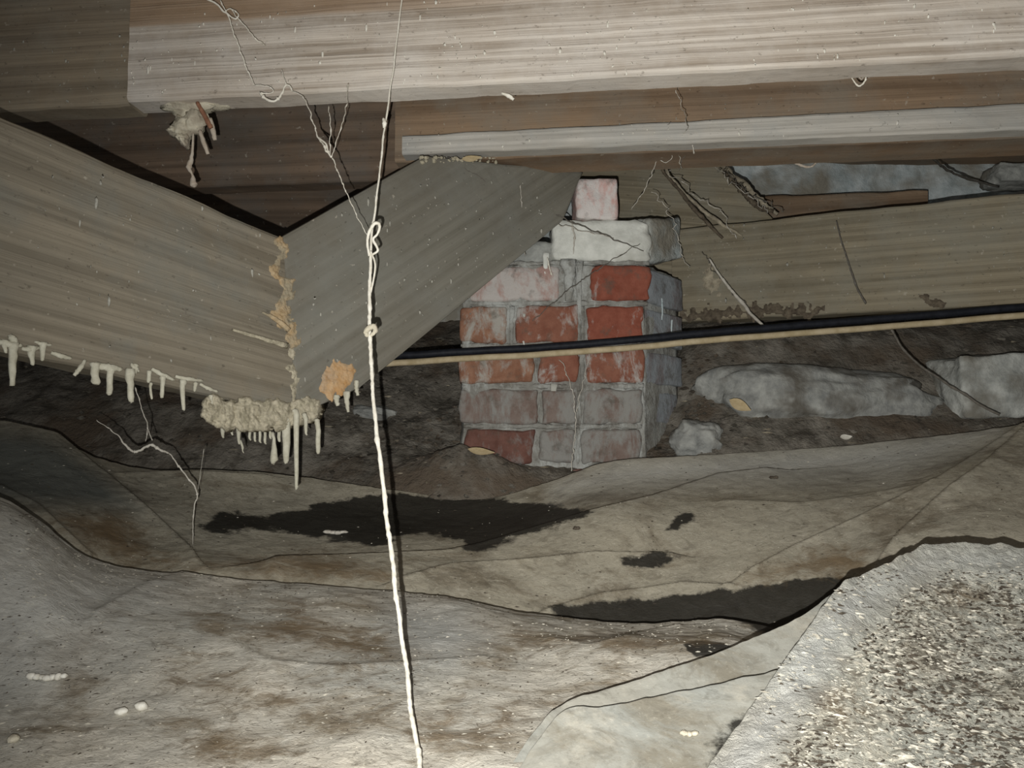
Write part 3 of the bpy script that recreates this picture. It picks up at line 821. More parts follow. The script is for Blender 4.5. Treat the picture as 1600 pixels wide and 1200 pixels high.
# right front sheet: gritty mound
riC = [(1020, 1330, .53), (1105, 1200, .588), (1160, 1125, .62), (1217, 1046, .655), (1265, 980, .69), (1312, 916, .73), (1350, 897, .755), (1395, 876, .78), (1450, 851, .81), (1530, 848, .82), (1600, 855, .82), (1750, 872, .80), (1950, 900, .78)]
riN = [(1080, 1440, .47), (1160, 1440, .47), (1230, 1440, .47), (1300, 1440, .47), (1370, 1440, .47), (1440, 1440, .47), (1500, 1440, .47), (1560, 1440, .47), (1620, 1440, .47), (1690, 1440, .47), (1760, 1440, .47), (1860, 1440, .47), (2000, 1440, .47)]
right_sheet, RIG = edge_sheet('plastic_sheet', riC, riN, M['sheet_right'], 5.0, nr=190, nc=240, wr=0.005, fine=0.0026, drop=.16,
    creases=[([(1480, 878), (1540, 892), (1700, 890)], 0.002, 16, 6.0)],
    browns=[([(1440, 910), (1520, 900), (1560, 960), (1480, 990)], 160), ([(1240, 1060), (1330, 1050), (1400, 1120), (1300, 1140)], 170)],
    blues=[([(1300, 920), (1450, 860), (1600, 870), (1600, 890), (1480, 885), (1400, 930), (1320, 1010), (1260, 1110), (1180, 1230), (1090, 1230), (1217, 1040)], 60)])
tag(right_sheet, 'gritty bright ground sheet mounded in the lower right foreground', 'ground sheet', 'ground sheets')

# ------------------------------------------------------------------ growths and crusts on the girder and brace
def gd(x, y=600.0):               # depth of the girder's face at a photo point
    t = (x + 200) / (640 + (y - 369) * .0867)
    return 1 / (1 / .715 + t * (1 / 1.07 - 1 / .715))
def px_tube(pts, widths, mat, name, parent, rough=0.35, seed=0.0, flat=1.0, n=10, seg=8):
    """tube along (px,py,depth) points, widths in photo pixels"""
    P = spline([at(*p) for p in pts], n)
    W = [w * .5 / F * p[2] for w, p in zip(widths, pts)]
    rad = list(np.interp(np.linspace(0, len(W) - 1, n + 1), range(len(W)), W))
    return obj_geo(name, tube_geo(P, rad, seg, rough, seed, flat), mat, parent)
G_ = girder.o
drips = [(21, 536, 602, 17, 9), (50, 542, 571, 17, 6), (68, 536, 564, 12, 6), (149, 568, 601, 16, 13), (173, 571, 616, 14, 9), (204, 577, 628, 16, 9),
         (234, 580, 598, 8, 6), (236, 598, 624, 5, 4), (255, 588, 622, 10, 6), (286, 594, 641, 11, 5), (212, 570, 585, 8, 8), (330, 618, 634, 8, 5), (306, 598, 612, 8, 5), (8, 533, 552, 12, 5)]
for i, (x, y0, y1, w0, w1) in enumerate(drips):
    d = gd(x) - 0.004
    px_tube([(x, y0, d), (x - 1, y0 + (y1 - y0) * .35, d - .001), (x - 2 + 3 * (i % 2), y1 - 3, d), (x - 2 + 3 * (i % 2), y1, d)], [w0, (w0 + w1) * .46, w1, w1 * .5], M['drip'], 'drip', G_, 0.35, i * 1.7)
for i, (xa, ya, xb, yb, w) in enumerate([(-6, 533, 34, 540, 11), (34, 545, 60, 544, 9), (54, 534, 80, 539, 6), (80, 551, 111, 560, 8), (133, 563, 116, 587, 8), (146, 570, 190, 577, 12), (205, 568, 217, 580, 7), (237, 576, 272, 594, 8), (274, 588, 317, 595, 7), (312, 600, 340, 612, 6), (16, 524, 26, 536, 12)]):
    px_tube([(xa, ya, gd(xa) - .003), ((xa + xb) / 2, (ya + yb) / 2 + 1, gd((xa + xb) / 2) - .005), (xb, yb, gd(xb) - .003)], [w * .7, w, w * .6], M['drip'], 'drip', G_, 0.5, 40 + i)
# crumbling crust under the mitred corner
def crust_patch(name, mask, bounds, depth, thick, mat, parent, step=1.5, seed=0.0, ragged=.8, back=0.0):
    """ragged raised skin on a timber: mask(x,y) > 0 inside, photo columns/rows turned into points on the face"""
    xs = np.arange(bounds[0], bounds[2], step); ys = np.arange(bounds[1], bounds[3], step)
    idx = -np.ones((len(ys), len(xs)), int); V, val = [], {}
    for r_, y in enumerate(ys):
        for c_, x in enumerate(xs):
            v = mask(x, y) + ragged * noise.fractal(Vector((x * .07, y * .07, seed)), 1.0, 2.0, 5)
            val[r_, c_] = v
            lump = .45 + .55 * abs(noise.fractal(Vector((x * .13, y * .13, seed + 7)), 1.0, 2.0, 4))
            h = thick * min(1, math.sqrt(max(0, v)) * 1.3) * lump * 1.3
            idx[r_, c_] = len(V); V.append(at(x, y, depth(x, y) + .0008 - h))
    n0 = len(V)
    Fs = [(idx[r_, c_], idx[r_ + 1, c_], idx[r_ + 1, c_ + 1], idx[r_, c_ + 1]) for r_ in range(len(ys) - 1) for c_ in range(len(xs) - 1)
          if val[r_, c_] + val[r_ + 1, c_] + val[r_, c_ + 1] + val[r_ + 1, c_ + 1] > 0]
    used = sorted({k for f in Fs for k in f}); mp = {k: q for q, k in enumerate(used)}
    verts = [V[k] for k in used]; Fs = [tuple(mp[k] for k in f) for f in Fs]
    if back:            # a body of its own where it hangs below the timber
        m = len(verts)
        verts += [v + Vector((0, back, 0)) for v in verts]
        edges = {}
        for f in Fs:
            for q in range(4): edges[(f[q], f[(q + 1) % 4])] = 1
        rim_ = [(b_, a_) for (a_, b_) in edges if (b_, a_) not in edges]
        Fs = Fs + [tuple(k + m for k in reversed(f)) for f in Fs] + [(a_, b_, b_ + m, a_ + m) for a_, b_ in rim_]
    return obj_geo(name, (verts, Fs), mat, parent)
def corner_depth(x, y):
    return gd(x, y) if x < 440 + (y - 369) * .0867 else brace_depth(x, y)
def crust_mask(x, y):
    top = 616 + 6 * min(1, max(0, (x - 318) / 80)) - 2 * max(0, (x - 470) / 30)
    bot = 656 + 19 * min(1, max(0, (x - 318) / 30)) - 26 * max(0, (x - 450) / 60)
    m = (top + bot) / 2; h = (bot - top) / 2
    return 0.8 + .7 * noise.noise(Vector((x * .045, y * .03, 2))) - abs((y - m) / h) ** 3 - .9 * max(0, (328 - x) / 12) - .9 * max(0, (x - 492) / 12)
crust_patch('crust', crust_mask, (310, 600, 514, 692), lambda x, y: corner_depth(x, min(y, 645)) + .001, .010, M['crust'], G_, 1.5, 3.0, .75, .022)
cx_pts = [(374, 437, 8), (392, 443, 11), (416, 430, 10), (430, 430, 9), (438, 448, 16), (452, 452, 17), (470, 444, 13), (492, 438, 18), (506, 450, 16), (520, 458, 14), (534, 460, 14), (545, 455, 5)]
yy_, xx_, ww_ = zip(*cx_pts)
def corner_mask(x, y):
    return .75 - abs(x - np.interp(y, yy_, xx_)) / np.interp(y, yy_, ww_) - max(0, (372 - y) / 4) - max(0, (y - 543) / 4)
crust_patch('corner_crust', corner_mask, (405, 366, 490, 552), corner_depth, .0055, M['orange_crust'], G_, 1.3, 9.0, .7)
crust_patch('corner_crust', lambda x, y: .35 - abs(x - 458) / 13 - max(0, (545 - y) / 6) - max(0, (y - 640) / 6), (436, 540, 484, 646), corner_depth, .004, M['crust'], G_, 1.3, 15.0, .8)
px_tube([(364, 515, gd(364) - .001), (400, 526, gd(400) - .001), (450, 540, gd(450) - .001)], [4, 6, 9], M['crust'], 'splinter', G_, 0.5, 3.0, 0.4)
px_tube([(410, 488, gd(410) - .001), (430, 498, gd(430) - .001), (452, 516, gd(450) - .001)], [3, 7, 9], M['orange_crust'], 'splinter', G_, 0.5, 4.0, 0.4)
def split_mask(x, y):
    u = (x - 528) / 27; v = (y - (592 - (x - 528) * .35)) / 30
    return .75 - (u * u + v * v) * .75 + .5 * noise.noise(Vector((x * .12, 3, y * .03)))
crust_patch('splintered_patch', split_mask, (488, 545, 566, 632), brace_depth, .005, M['orange_wood'], brace, 1.3, 21.0, .5)
for i, (x, y0, y1, w0, w1) in enumerate([(373, 662, 694, 11, 4), (379, 694, 708, 4, 2), (428, 682, 722, 6, 14), (447, 660, 722, 17, 8), (463, 648, 759, 10, 6), (497, 662, 708, 9, 7), (348, 660, 684, 9, 5), (390, 664, 688, 5, 4), (398, 664, 690, 5, 4), (406, 666, 692, 5, 4), (414, 666, 694, 5, 4), (422, 664, 686, 5, 4), (436, 664, 690, 7, 5), (478, 652, 680, 8, 4), (362, 660, 680, 6, 4)]):
    d = 1.062
    px_tube([(x - 3, y0 - 6, d), (x, y0 + 5, d - .002), (x, y1 - 4, d - .001), (x + 2, y1, d)], [w0, w0 * .9, w1, w1 * .5], M['drip'], 'drip', G_, 0.35, 60 + i)
for i, (x, y0, y1, w0, w1) in enumerate([(542, 612, 644, 12, 4), (557, 595, 618, 9, 5), (526, 618, 634, 10, 6), (548, 655, 676, 4, 4)][:3]):
    d = brace_depth(x, y0) - .004
    px_tube([(x, y0, d), (x, (y0 + y1) / 2, d - .001), (x + 2, y1, d)], [w0, (w0 + w1) / 2, w1], M['drip'], 'drip', brace, 0.4, 80 + i)

cr = []
for i in range(70):
    x = 655 + 120 * rng.random(); y = 246 + 8 * rng.random() ** 2
    r = (1.5 + 3 * rng.random() ** 2) / F * 1.25
    cr.append(blob_geo(at(x, y, brace_depth(x, y)), r, r, r * .8, .7, 1.6, i, 1))
obj_geo('crust', join(cr), M['crust'], brace)
def beam_d(x, y):
    t = (x - 1050) / 850
    return 1 / (1 / 1.625 + t * (1 / 1.31 - 1 / 1.625))
def decay_mask(x, y):
    yb = 501 - (x - 1066) * .047
    return .55 - abs(y - yb + 8) / 16 - max(0, (x - 1260) / 60) + .7 * noise.noise(Vector((x * .02, 1, 4)))
crust_patch('decayed_edge', decay_mask, (1062, 466, 1290, 512), beam_d, .006, M['root_dark'], right_beam.o, 1.8, 31.0, .9)
crust_patch('decayed_edge', lambda x, y: .5 - abs(x - 1462) / 50 - abs(y - 470 - (x - 1462) * .2) / 16, (1400, 450, 1525, 492), beam_d, .005, M['root_dark'], right_beam.o, 1.8, 37.0, .9)
crust_patch('bark_flake', lambda x, y: .45 - abs(x - 1110) / 45 - abs(y - 440) / 40, (1064, 395, 1165, 486), beam_d, .005, M['root'], right_beam.o, 1.8, 43.0, 1.0)
# white flecks and runs on the timbers
def flecks(pl, count, mat, parent, amin=0.0, amax=1.0, tmin=0.05, tmax=0.95, size=1.0, seed=1):
    r = random.Random(seed)
    geos = []
    for _ in range(count):
        a, t = r.uniform(amin, amax), r.uniform(tmin, tmax)
        p = pl(a, t)
        w = (0.0006 + 0.0022 * r.random() ** 3) * size
        h = w * r.choice([0.7, 0.9, 1.0, 1.2, 1.6, 2.2, 4.0])
        bm = bmesh.new(); bmesh.ops.create_icosphere(bm, subdivisions=1, radius=1)
        geos.append(([Vector((v.co.x * w * (1 + .3 * r.random()), v.co.y * .0010, v.co.z * h)) + p + Vector((0.0, 0, r.uniform(-.002, .002))) for v in bm.verts], [tuple(v.index for v in f.verts) for f in bm.faces])); bm.free()
    o = obj_geo('flecks', join(geos), mat, parent)
    o['kind'] = 'stuff'
    return o
flecks(lambda a, t: front_joist.pt(a, t), 330, M['fleck'], front_joist.o, 0, .85, .40, .985, 0.75, 1)
flecks(lambda a, t: left_joist.pt(a, t), 40, M['fleck_dim'], left_joist.o, .6, 1, .5, .97, 0.8, 2)
flecks(lambda a, t: ledger.pt(a, t), 60, M['fleck'], ledger.o, 0, .8, .05, .95, 0.8, 3)
flecks(lambda a, t: rear_joist.pt(a, t), 60, M['fleck_dim'], rear_joist.o, .25, .9, .6, .97, 0.8, 4)
flecks(lambda a, t: girder.pt(a, t), 80, M['fleck_dim'], girder.o, .3, 1, .02, .95, 0.8, 5)
flecks(lambda a, t: rim.pt(a, t), 50, M['fleck_dim'], rim.o, .5, 1, .3, .9, 1.6, 6)
flecks(lambda a, t: right_beam.pt(a, t), 60, M['fleck_dim'], right_beam.o, .02, .7, .03, .97, 0.9, 7)
def on_brace(a, t):
    x = 470 + 400 * a; y0 = 369 - (x - 440) * .562 if x < 664 else 250; y1 = 650 - (x - 464) * .735
    y = y0 + 8 + (y1 - y0 - 14) * t
    return at(x, y, brace_depth(x, y))
flecks(on_brace, 120, M['fleck_dim'], brace, 0, .95, .02, .98, 0.9, 8)
# cluster of yellowish splashes on the pale joist
sp = []
for i in range(26):
    x, y = 765 + 26 * (rng.random() - .5), 22 + 34 * (rng.random() - .5)
    r = rng.uniform(.0018, .0045)
    sp.append(blob_geo(at(x, y, 1.062), r * .8, r * .35, r * 1.4, .4, 1.5, i, 1))
obj_geo('splash', join(sp), M['nest'], front_joist.o)

# ------------------------------------------------------------------ mud nest under the front joist
nest = empty('mud_nest', at(300, 160, 1.10))
tag(nest, 'crumbly pale mud nest with twigs hanging under the pale joist end', 'nest')
ng = []
for i, (x, y, rx, rz, dd) in enumerate([(300, 166, 44, 9, 1.085), (265, 163, 22, 6, 1.09), (338, 165, 24, 6, 1.09), (300, 180, 24, 16, 1.09), (290, 198, 22, 18, 1.085), (304, 190, 18, 18, 1.085), (273, 206, 10, 7, 1.085), (288, 214, 9, 10, 1.085), (290, 224, 6, 8, 1.085), (284, 218, 6, 6, 1.085)]):
    ng.append(blob_geo(at(x, y, dd), rx / F * dd, .014, rz / F * dd, .5, 1.7, i * 2.0, 3))
obj_geo('mud_body', join(ng), M['nest'], nest)
px_tube([(308, 160, 1.07), (316, 174, 1.07), (324, 190, 1.07), (330, 200, 1.07)], [6, 7, 8, 7], M['red_twig'], 'twig', nest, .3, 1.0)
px_tube([(328, 186, 1.075), (333, 206, 1.075), (336, 219, 1.075)], [9, 8, 6], M['pale_twig'], 'twig', nest, .3, 2.0)
px_tube([(312, 204, 1.075), (318, 222, 1.075), (325, 241, 1.075)], [6, 8, 5], M['pale_twig'], 'twig', nest, .3, 3.0)
px_tube([(302, 208, 1.08), (301, 230, 1.08), (299, 250, 1.08), (295, 262, 1.08), (300, 272, 1.08), (303, 288, 1.08), (305, 292, 1.08)], [3, 4, 7, 9, 3, 12, 4], M['pale_twig'], 'hanging_thread', nest, .4, 4.0, 1.0, 24)

# ------------------------------------------------------------------ cable and pipe
def run(name, pts, w, mat, label, cat):
    P = spline([at(*p) for p in pts], 90)
    P = [p + Vector((0, 0, 0.0016 * nz((p.x, p.y, 0), 14, 2.0))) for p in P]
    o = obj_geo(name, tube_geo(P, w, 12, 0.05, 1.0), mat)
    tag(o, label, cat)
run('black_cable', [(470, 562, 1.45), (560, 558, 1.42), (640, 554, 1.40), (720, 550, 1.395), (870, 541, 1.395), (1010, 529, 1.395), (1130, 518, 1.395), (1300, 504, 1.39), (1450, 492, 1.38), (1600, 480, 1.36), (1750, 468, 1.33), (1950, 452, 1.27)], 0.0066, M['black_cable'],
    'black cable strung across the brick pier, above the tan pipe', 'cable')
run('tan_pipe', [(450, 578, 1.44), (560, 572, 1.41), (620, 567, 1.395), (720, 561, 1.39), (870, 552, 1.388), (1010, 541, 1.388), (1130, 530, 1.388), (1300, 517, 1.382), (1450, 505, 1.372), (1600, 493, 1.352), (1750, 481, 1.32), (1950, 465, 1.26)], 0.0058, M['tan_pipe'],
    'thin tan pipe running just below the black cable', 'pipe')

# ------------------------------------------------------------------ stones, leaves and chips on the soil bank
def stone(px, py, d, rx, ry, rz, mat, seed, label, rough=.16, squash=.5, roll=0.0, group=None, name='stone'):
    c = at(px, py, d)
    o = obj_geo(name, blob_geo(c, rx, ry, rz, rough, 1.3, seed, 5, Matrix.Rotation(roll, 3, 'Y'), squash), mat, None, True)
    tag(o, label, 'stone', group)
stone(1283, 630, 1.525, .245, .085, .074, M['stone'], 1.0, 'long grey lens-shaped stone in the soil below the tan pipe', .2, .35, .03)
stone(1550, 605, 1.50, .115, .08, .070, M['stone_pale'], 4.0, 'pale blocky stone at the right edge beside the long grey stone', .12, .8, -.05)
stone(1090, 690, 1.44, .050, .04, .040, M['stone'], 7.0, 'small grey pointed stone right of the pier foot', .25, .2, .2)
stone(1585, 277, 1.78, .07, .05, .026, M['stone_pale'], 9.0, 'pale block on the wall ledge under the brown joist, far right', .1, .85)
stone(590, 650, 1.60, .055, .05, .022, M['stone'], 12.0, 'low grey stone in the dark soil left of the pier', .2, .3, .2)
def leaf(px, py, d, L, W, ang, mat, label, cat='leaf', name='dry_leaf', tilt=0.6):
    vs, fs = [], []
    n = 8
    for i in range(n + 1):
        t = i / n
        w = W * math.sin(math.pi * (t ** .8)) * .5 + .0004
        cz = .25 * L * (t - .5) ** 2
        vs += [Vector(((t - .5) * L, -w, cz + .15 * w)), Vector(((t - .5) * L, 0, cz)), Vector(((t - .5) * L, w, cz + .15 * w))]
    m = len(vs)
    vs += [v + Vector((0, 0, -.0008)) for v in vs]
    for i in range(n):
        for q in range(2):
            a = i * 3 + q
            fs.append((a, a + 3, a + 4, a + 1)); fs.append((m + a, m + a + 1, m + a + 4, m + a + 3))
    R = Matrix.Rotation(tilt, 3, 'X') @ Matrix.Rotation(ang, 3, 'Z')
    c = at(px, py, d)
    o = obj_geo(name, ([R @ v + c for v in vs], fs), mat)
    tag(o, label, cat)
leaf(1156, 634, 1.395, .042, .024, -.6, M['leaf'], 'dry tan leaf on the long grey stone', tilt=1.0)
leaf(752, 706, 1.352, .048, .017, -.2, M['leaf'], 'dry tan leaf at the foot of the brick pier', tilt=.7)
leaf(737, 248, 1.235, .032, .012, .15, M['leaf'], 'pale dry leaf wedged under the grey strip above the slanting plank', tilt=1.2)
leaf(1322, 683, 1.375, .022, .012, .1, M['fleck'], 'tiny white chip on the edge of the ground sheet', 'chip', 'white_chip', .8)

# ------------------------------------------------------------------ roots and splinters
def strand(name, pts, w, mat, label, cat, n=40, wob=0.002, rough=.3, seed=0.0, group=None, freq=30):
    P = spline([at(*p) for p in pts], n)
    P = [p + Vector((nz(p, freq, seed), 0, nz(p, freq, seed + 5))) * wob for p in P]
    W = [x * .5 / F * p[2] for x, p in zip(w if isinstance(w, (list, tuple)) else [w] * len(pts), pts)]
    rad = list(np.interp(np.linspace(0, len(W) - 1, n + 1), range(len(W)), W))
    rad = [r * (1 + .45 * nz((i * .45, seed, 0), 1.0)) for i, r in enumerate(rad)]
    o = obj_geo(name, tube_geo(P, rad, 6, rough, seed), mat)
    tag(o, label, cat, group)
    return o
strand('root', [(1034, 250, 1.50), (1050, 280, 1.53), (1085, 318, 1.56), (1120, 345, 1.57), (1160, 368, 1.575)], [3, 6, 6, 7, 4], M['root'], 'pale root hanging from the grey strip to the olive beam', 'root', wob=.004, seed=1.0)
strand('root', [(1030, 255, 1.49), (1062, 300, 1.53), (1092, 335, 1.56), (1128, 372, 1.57)], [4, 6, 7, 4], M['root_dark'], 'dark root strand just left of the pale root', 'root', wob=.004, seed=2.0)
strand('root', [(1108, 240, 1.52), (1140, 268, 1.58), (1168, 292, 1.62), (1196, 322, 1.63), (1215, 336, 1.62)], [5, 8, 9, 8, 6], M['root'], 'thick frayed root crossing the upper corner of the slanting plank', 'root', wob=.006, rough=.6, seed=3.0)
strand('root', [(1132, 268, 1.57), (1160, 300, 1.61), (1182, 322, 1.62), (1210, 330, 1.61)], [6, 9, 10, 6], M['root_dark'], 'dark root under the thick frayed root', 'root', wob=.005, rough=.6, seed=4.0)
strand('twig', [(1195, 244, 1.33), (1232, 251, 1.33), (1264, 261, 1.33), (1282, 245, 1.33)], [3, 4, 4, 3], M['pale_twig'], 'thin bent pinkish twig under the brown joist', 'twig', wob=.001, seed=5.0)
strand('splinter', [(783, 146, 1.03), (795, 150, 1.03), (803, 156, 1.03)], [4, 7, 5], M['thread'], 'short pale splinter sticking out under the pale joist', 'splinter', n=8, seed=6.0)
strand('mud_lump', [(1288, 116, 1.0), (1298, 117, 1.0), (1309, 115, 1.0)], [8, 10, 7], M['fleck'], 'small white lump on the lower edge of the pale joist', 'lump', n=8, seed=7.0)

# ------------------------------------------------------------------ dusty thread and cobwebs
T = [(632, -40, 1.00), (618, 80, .985), (606, 165, .97), (597, 235, .95), (588, 310, .93), (580, 380, .915), (577, 450, .90), (578, 520, .88), (580, 580, .86), (586, 650, .83), (597, 745, .79), (608, 840, .755), (619, 930, .715), (630, 1010, .685), (640, 1090, .645), (650, 1160, .610), (660, 1235, .568)]
tw = [3.0, 3.2, 3.6, 4, 4, 5, 7, 8, 7, 8, 8.5, 9, 9, 9, 9, 10, 10]
thread = empty('dusty_thread', at(658, 1225, .575))
tag(thread, 'long white dusty thread hanging from the pale joist to the ground sheet', 'thread')
P = spline([at(*p) for p in T], 260)
P = [p + Vector((.0016 * nz(p, 28, 1.0), 0, 0)) for p in P]
W = np.interp(np.linspace(0, len(tw) - 1, 261), range(len(tw)), [w * .39 / F * p[2] for w, p in zip(tw, T)])
W = [w * (1 + .55 * max(0, nz((i * .33, 0, 0), 1.0)) + .25 * nz((i * .9, 5, 0), 1.0)) for i, w in enumerate(W)]
obj_geo('strand', tube_geo(P, list(W), 8, .3, 1.0), M['thread'], thread)
px_tube([(577, 400, .908), (574, 380, .908), (577, 362, .906), (586, 349, .905), (593, 352, .905), (590, 365, .905), (583, 374, .905), (588, 384, .905), (590, 392, .906), (582, 398, .908)], [4, 4, 5, 6, 5, 4, 4, 4, 4, 3], M['thread'], 'knot', thread, .3, 2.0, 1, 50)
px_tube([(579, 392, .91), (586, 412, .905), (584, 435, .902), (578, 462, .898)], [3, 3, 3, 3], M['thread'], 'knot', thread, .2, 3.0, 1, 24)
px_tube([(574, 526, .878), (572, 518, .876), (578, 512, .875), (585, 510, .875), (586, 518, .875), (579, 525, .876)], [6, 9, 9, 8, 8, 5], M['nest'], 'knot', thread, .3, 4.0, 1, 30)
px_tube([(600, 200, .96), (601, 193, .958), (599, 185, .96)], [4, 8, 4], M['thread'], 'knot', thread, .2, 5.0, 1, 8)

web1 = empty('cobweb', at(430, 150, 1.02))
tag(web1, 'clumped white cobweb trailing over the pale joist to the long thread', 'cobweb')
def wseg(pts, w, parent, n=40, seed=0.0, mat='thread', wob=.0012):
    Q = spline([at(*p) for p in pts], n)
    Q = [p + Vector((nz(p, 60, seed) + .6 * nz(p, 170, seed), 0, nz(p, 60, seed + 4) + .6 * nz(p, 170, seed + 2))) * wob * 1.5 for p in Q]
    Wd = [x * .29 / F * p[2] for x, p in zip(w, pts)]
    rad = np.interp(np.linspace(0, len(Wd) - 1, n + 1), range(len(Wd)), Wd)
    rad = [r * (.8 + 1.6 * max(0, nz((i * .5, seed, 0), 1.0))) for i, r in enumerate(rad)]
    return obj_geo('strand', tube_geo(Q, rad, 6, .3, seed), M[mat], parent)
dq = 1.02
wseg([(310, -12, dq), (335, 5, dq), (356, 22, dq), (368, 30, dq), (372, 22, dq), (360, 14, dq), (352, 20, dq)], [6, 7, 6, 5, 4, 3, 3], web1, 50, 1.0)
wseg([(345, 0, dq), (356, 25, dq), (367, 55, dq), (378, 85, dq), (386, 108, dq), (398, 132, dq)], [4, 4, 5, 5, 5, 3], web1, 60, 2.0)
wseg([(360, 14, dq), (382, 40, dq), (402, 62, dq), (414, 70, 1.04)], [3, 4, 4, 6], web1, 40, 3.0)
wseg([(398, 132, dq), (418, 134, dq), (427, 144, dq), (414, 146, dq), (407, 146, dq), (416, 155, dq), (430, 158, dq), (441, 146, dq), (446, 133, dq), (452, 134, dq), (458, 142, dq)], [3, 3, 3, 4, 10, 8, 8, 7, 6, 5, 4], web1, 80, 4.0)
wseg([(447, 135, dq), (444, 120, dq), (440, 108, dq)], [3, 2, 1.5], web1, 12, 5.0)
wseg([(458, 142, dq), (475, 154, 1.01), (488, 185, .99), (495, 210, .98), (508, 232, .965), (518, 246, .96)], [3, 3, 4, 4, 7, 6], web1, 60, 6.0)
wseg([(518, 246, .96), (530, 275, .945), (545, 310, .93), (562, 345, .918), (575, 368, .912)], [4, 3, 3, 2.5, 2.5], web1, 50, 7.0)
wseg([(518, 246, .96), (516, 225, .97), (516, 195, .98), (514, 165, 1.0)], [3, 3, 3, 2], web1, 30, 8.0)
wseg([(519, 244, .96), (528, 215, .97), (537, 185, .98), (542, 160, 1.0), (544, 130, 1.03)], [2.5, 2.5, 2.5, 2, 4], web1, 30, 9.0)
wseg([(498, 214, .978), (506, 222, .97), (514, 238, .962)], [5, 6, 5], web1, 12, 10.0)

web2 = empty('cobweb', at(235, 700, 1.02))
tag(web2, 'sagging cobweb between the beam drips and the ground sheet at left', 'cobweb')
dq = 1.02
wseg([(212, 605, .95), (222, 640, .97), (230, 668, 1.0), (227, 690, dq)], [2.5, 3, 4, 3], web2, 30, 1.0, 'web')
wseg([(230, 668, 1.0), (237, 690, dq)], [3, 3], web2, 10, 2.0, 'web')
wseg([(150, 655, dq), (178, 675, dq), (203, 702, dq), (218, 704, dq), (235, 696, dq), (255, 704, dq), (264, 708, dq)], [2, 3, 7, 8, 9, 8, 4], web2, 60, 3.0, 'web')
wseg([(264, 708, dq), (280, 730, 1.03), (297, 752, 1.04), (308, 770, 1.05), (304, 795, 1.05), (300, 850, 1.06)], [3, 5, 5, 5, 4, 2], web2, 60, 4.0, 'web')
wseg([(318, 700, 1.05), (314, 730, 1.05), (310, 765, 1.05)], [1.2, 1.2, 1.2], web2, 12, 5.0, 'web')

web3 = empty('cobweb', at(900, 400, 1.38))
tag(web3, 'fine dusty cobweb strands stretched across the top of the brick pier', 'cobweb')
dq = 1.375
wseg([(700, 246, 1.24), (760, 285, 1.28), (830, 318, 1.34), (900, 350, dq), (1005, 392, 1.40)], [2, 3.5, 4, 4, 2.5], web3, 80, 1.0, 'web_dark', .003)
wseg([(745, 280, 1.27), (800, 312, 1.32), (880, 352, dq), (960, 372, 1.40)], [1.5, 2.5, 2.5, 2], web3, 60, 2.0, 'web', .003)
wseg([(1000, 380, 1.40), (935, 420, 1.40), (880, 460, dq), (835, 500, 1.40)], [2, 3, 3, 2], web3, 60, 3.0, 'web_dark', .003)
wseg([(1040, 200, 1.25), (1022, 262, 1.32), (1005, 300, 1.36), (985, 328, 1.40)], [2, 3, 2.5, 2.5], web3, 50, 4.0, 'web', .002)
wseg([(813, 290, 1.31), (815, 330, 1.32), (812, 375, 1.33), (822, 398, 1.36)], [2, 2, 2, 3], web3, 40, 5.0, 'web', .002)
wseg([(856, 402, 1.405), (858, 415, 1.405), (862, 430, 1.405)], [3, 5, 3], web3, 12, 6.0, 'thread', .001)
wseg([(875, 560, 1.40), (892, 605, 1.40), (899, 645, 1.40), (896, 690, 1.39), (892, 735, 1.37)], [2, 2.5, 3, 3, 3], web3, 60, 7.0, 'web', .003)
wseg([(925, 545, 1.40), (912, 595, 1.40), (900, 645, 1.40)], [2, 2, 2.5], web3, 40, 8.0, 'web', .003)
wseg([(893, 345, 1.40), (897, 370, 1.405), (896, 398, 1.405)], [4, 5, 2], web3, 20, 9.0, 'web', .002)
web4 = empty('cobweb', at(1050, 240, 1.27))
tag(web4, 'wispy cobweb loops hanging from the grey strip above the roots', 'cobweb')
wseg([(1058, 140, 1.08), (1066, 170, 1.12), (1074, 200, 1.2), (1060, 232, 1.26), (1064, 260, 1.3)], [1.5, 2, 2.5, 2.5, 2], web4, 50, 1.0, 'web', .003)
wseg([(1046, 190, 1.22), (1050, 215, 1.25), (1068, 235, 1.27), (1062, 265, 1.3)], [2, 2, 2, 2], web4, 40, 2.0, 'web_dark', .004)
wseg([(1082, 225, 1.22), (1084, 240, 1.23)], [3, 5], web4, 8, 3.0, 'web', .001)
wseg([(1030, 240, 1.28), (1042, 232, 1.27), (1050, 244, 1.28), (1040, 254, 1.28), (1031, 250, 1.28)], [2, 2, 2, 2, 2], web4, 40, 4.0, 'web', .001)
wseg([(1100, 244, 1.30), (1130, 275, 1.45), (1165, 300, 1.55), (1200, 335, 1.58)], [2, 2.5, 2.5, 2], web4, 50, 5.0, 'web', .008)
wseg([(1125, 246, 1.32), (1150, 285, 1.5), (1188, 312, 1.57), (1225, 330, 1.58)], [2, 2.5, 3, 2], web4, 50, 6.0, 'web_dark', .008)
wseg([(1045, 262, 1.35), (1085, 305, 1.5), (1125, 330, 1.55), (1150, 372, 1.56)], [2, 2.5, 2.5, 2], web4, 50, 7.0, 'web', .006)
wseg([(1020, 300, 1.40), (1045, 335, 1.45), (1062, 380, 1.5), (1075, 420, 1.53)], [2, 2, 2, 2], web4, 50, 8.0, 'web', .006)
wseg([(1095, 395, 1.54), (1140, 450, 1.52), (1165, 480, 1.5)], [2, 3, 2], web4, 40, 9.0, 'web_dark', .006)
web5 = empty('cobweb', at(1350, 125, 1.0))
tag(web5, 'small looped cobweb tuft under the pale joist at right', 'cobweb')
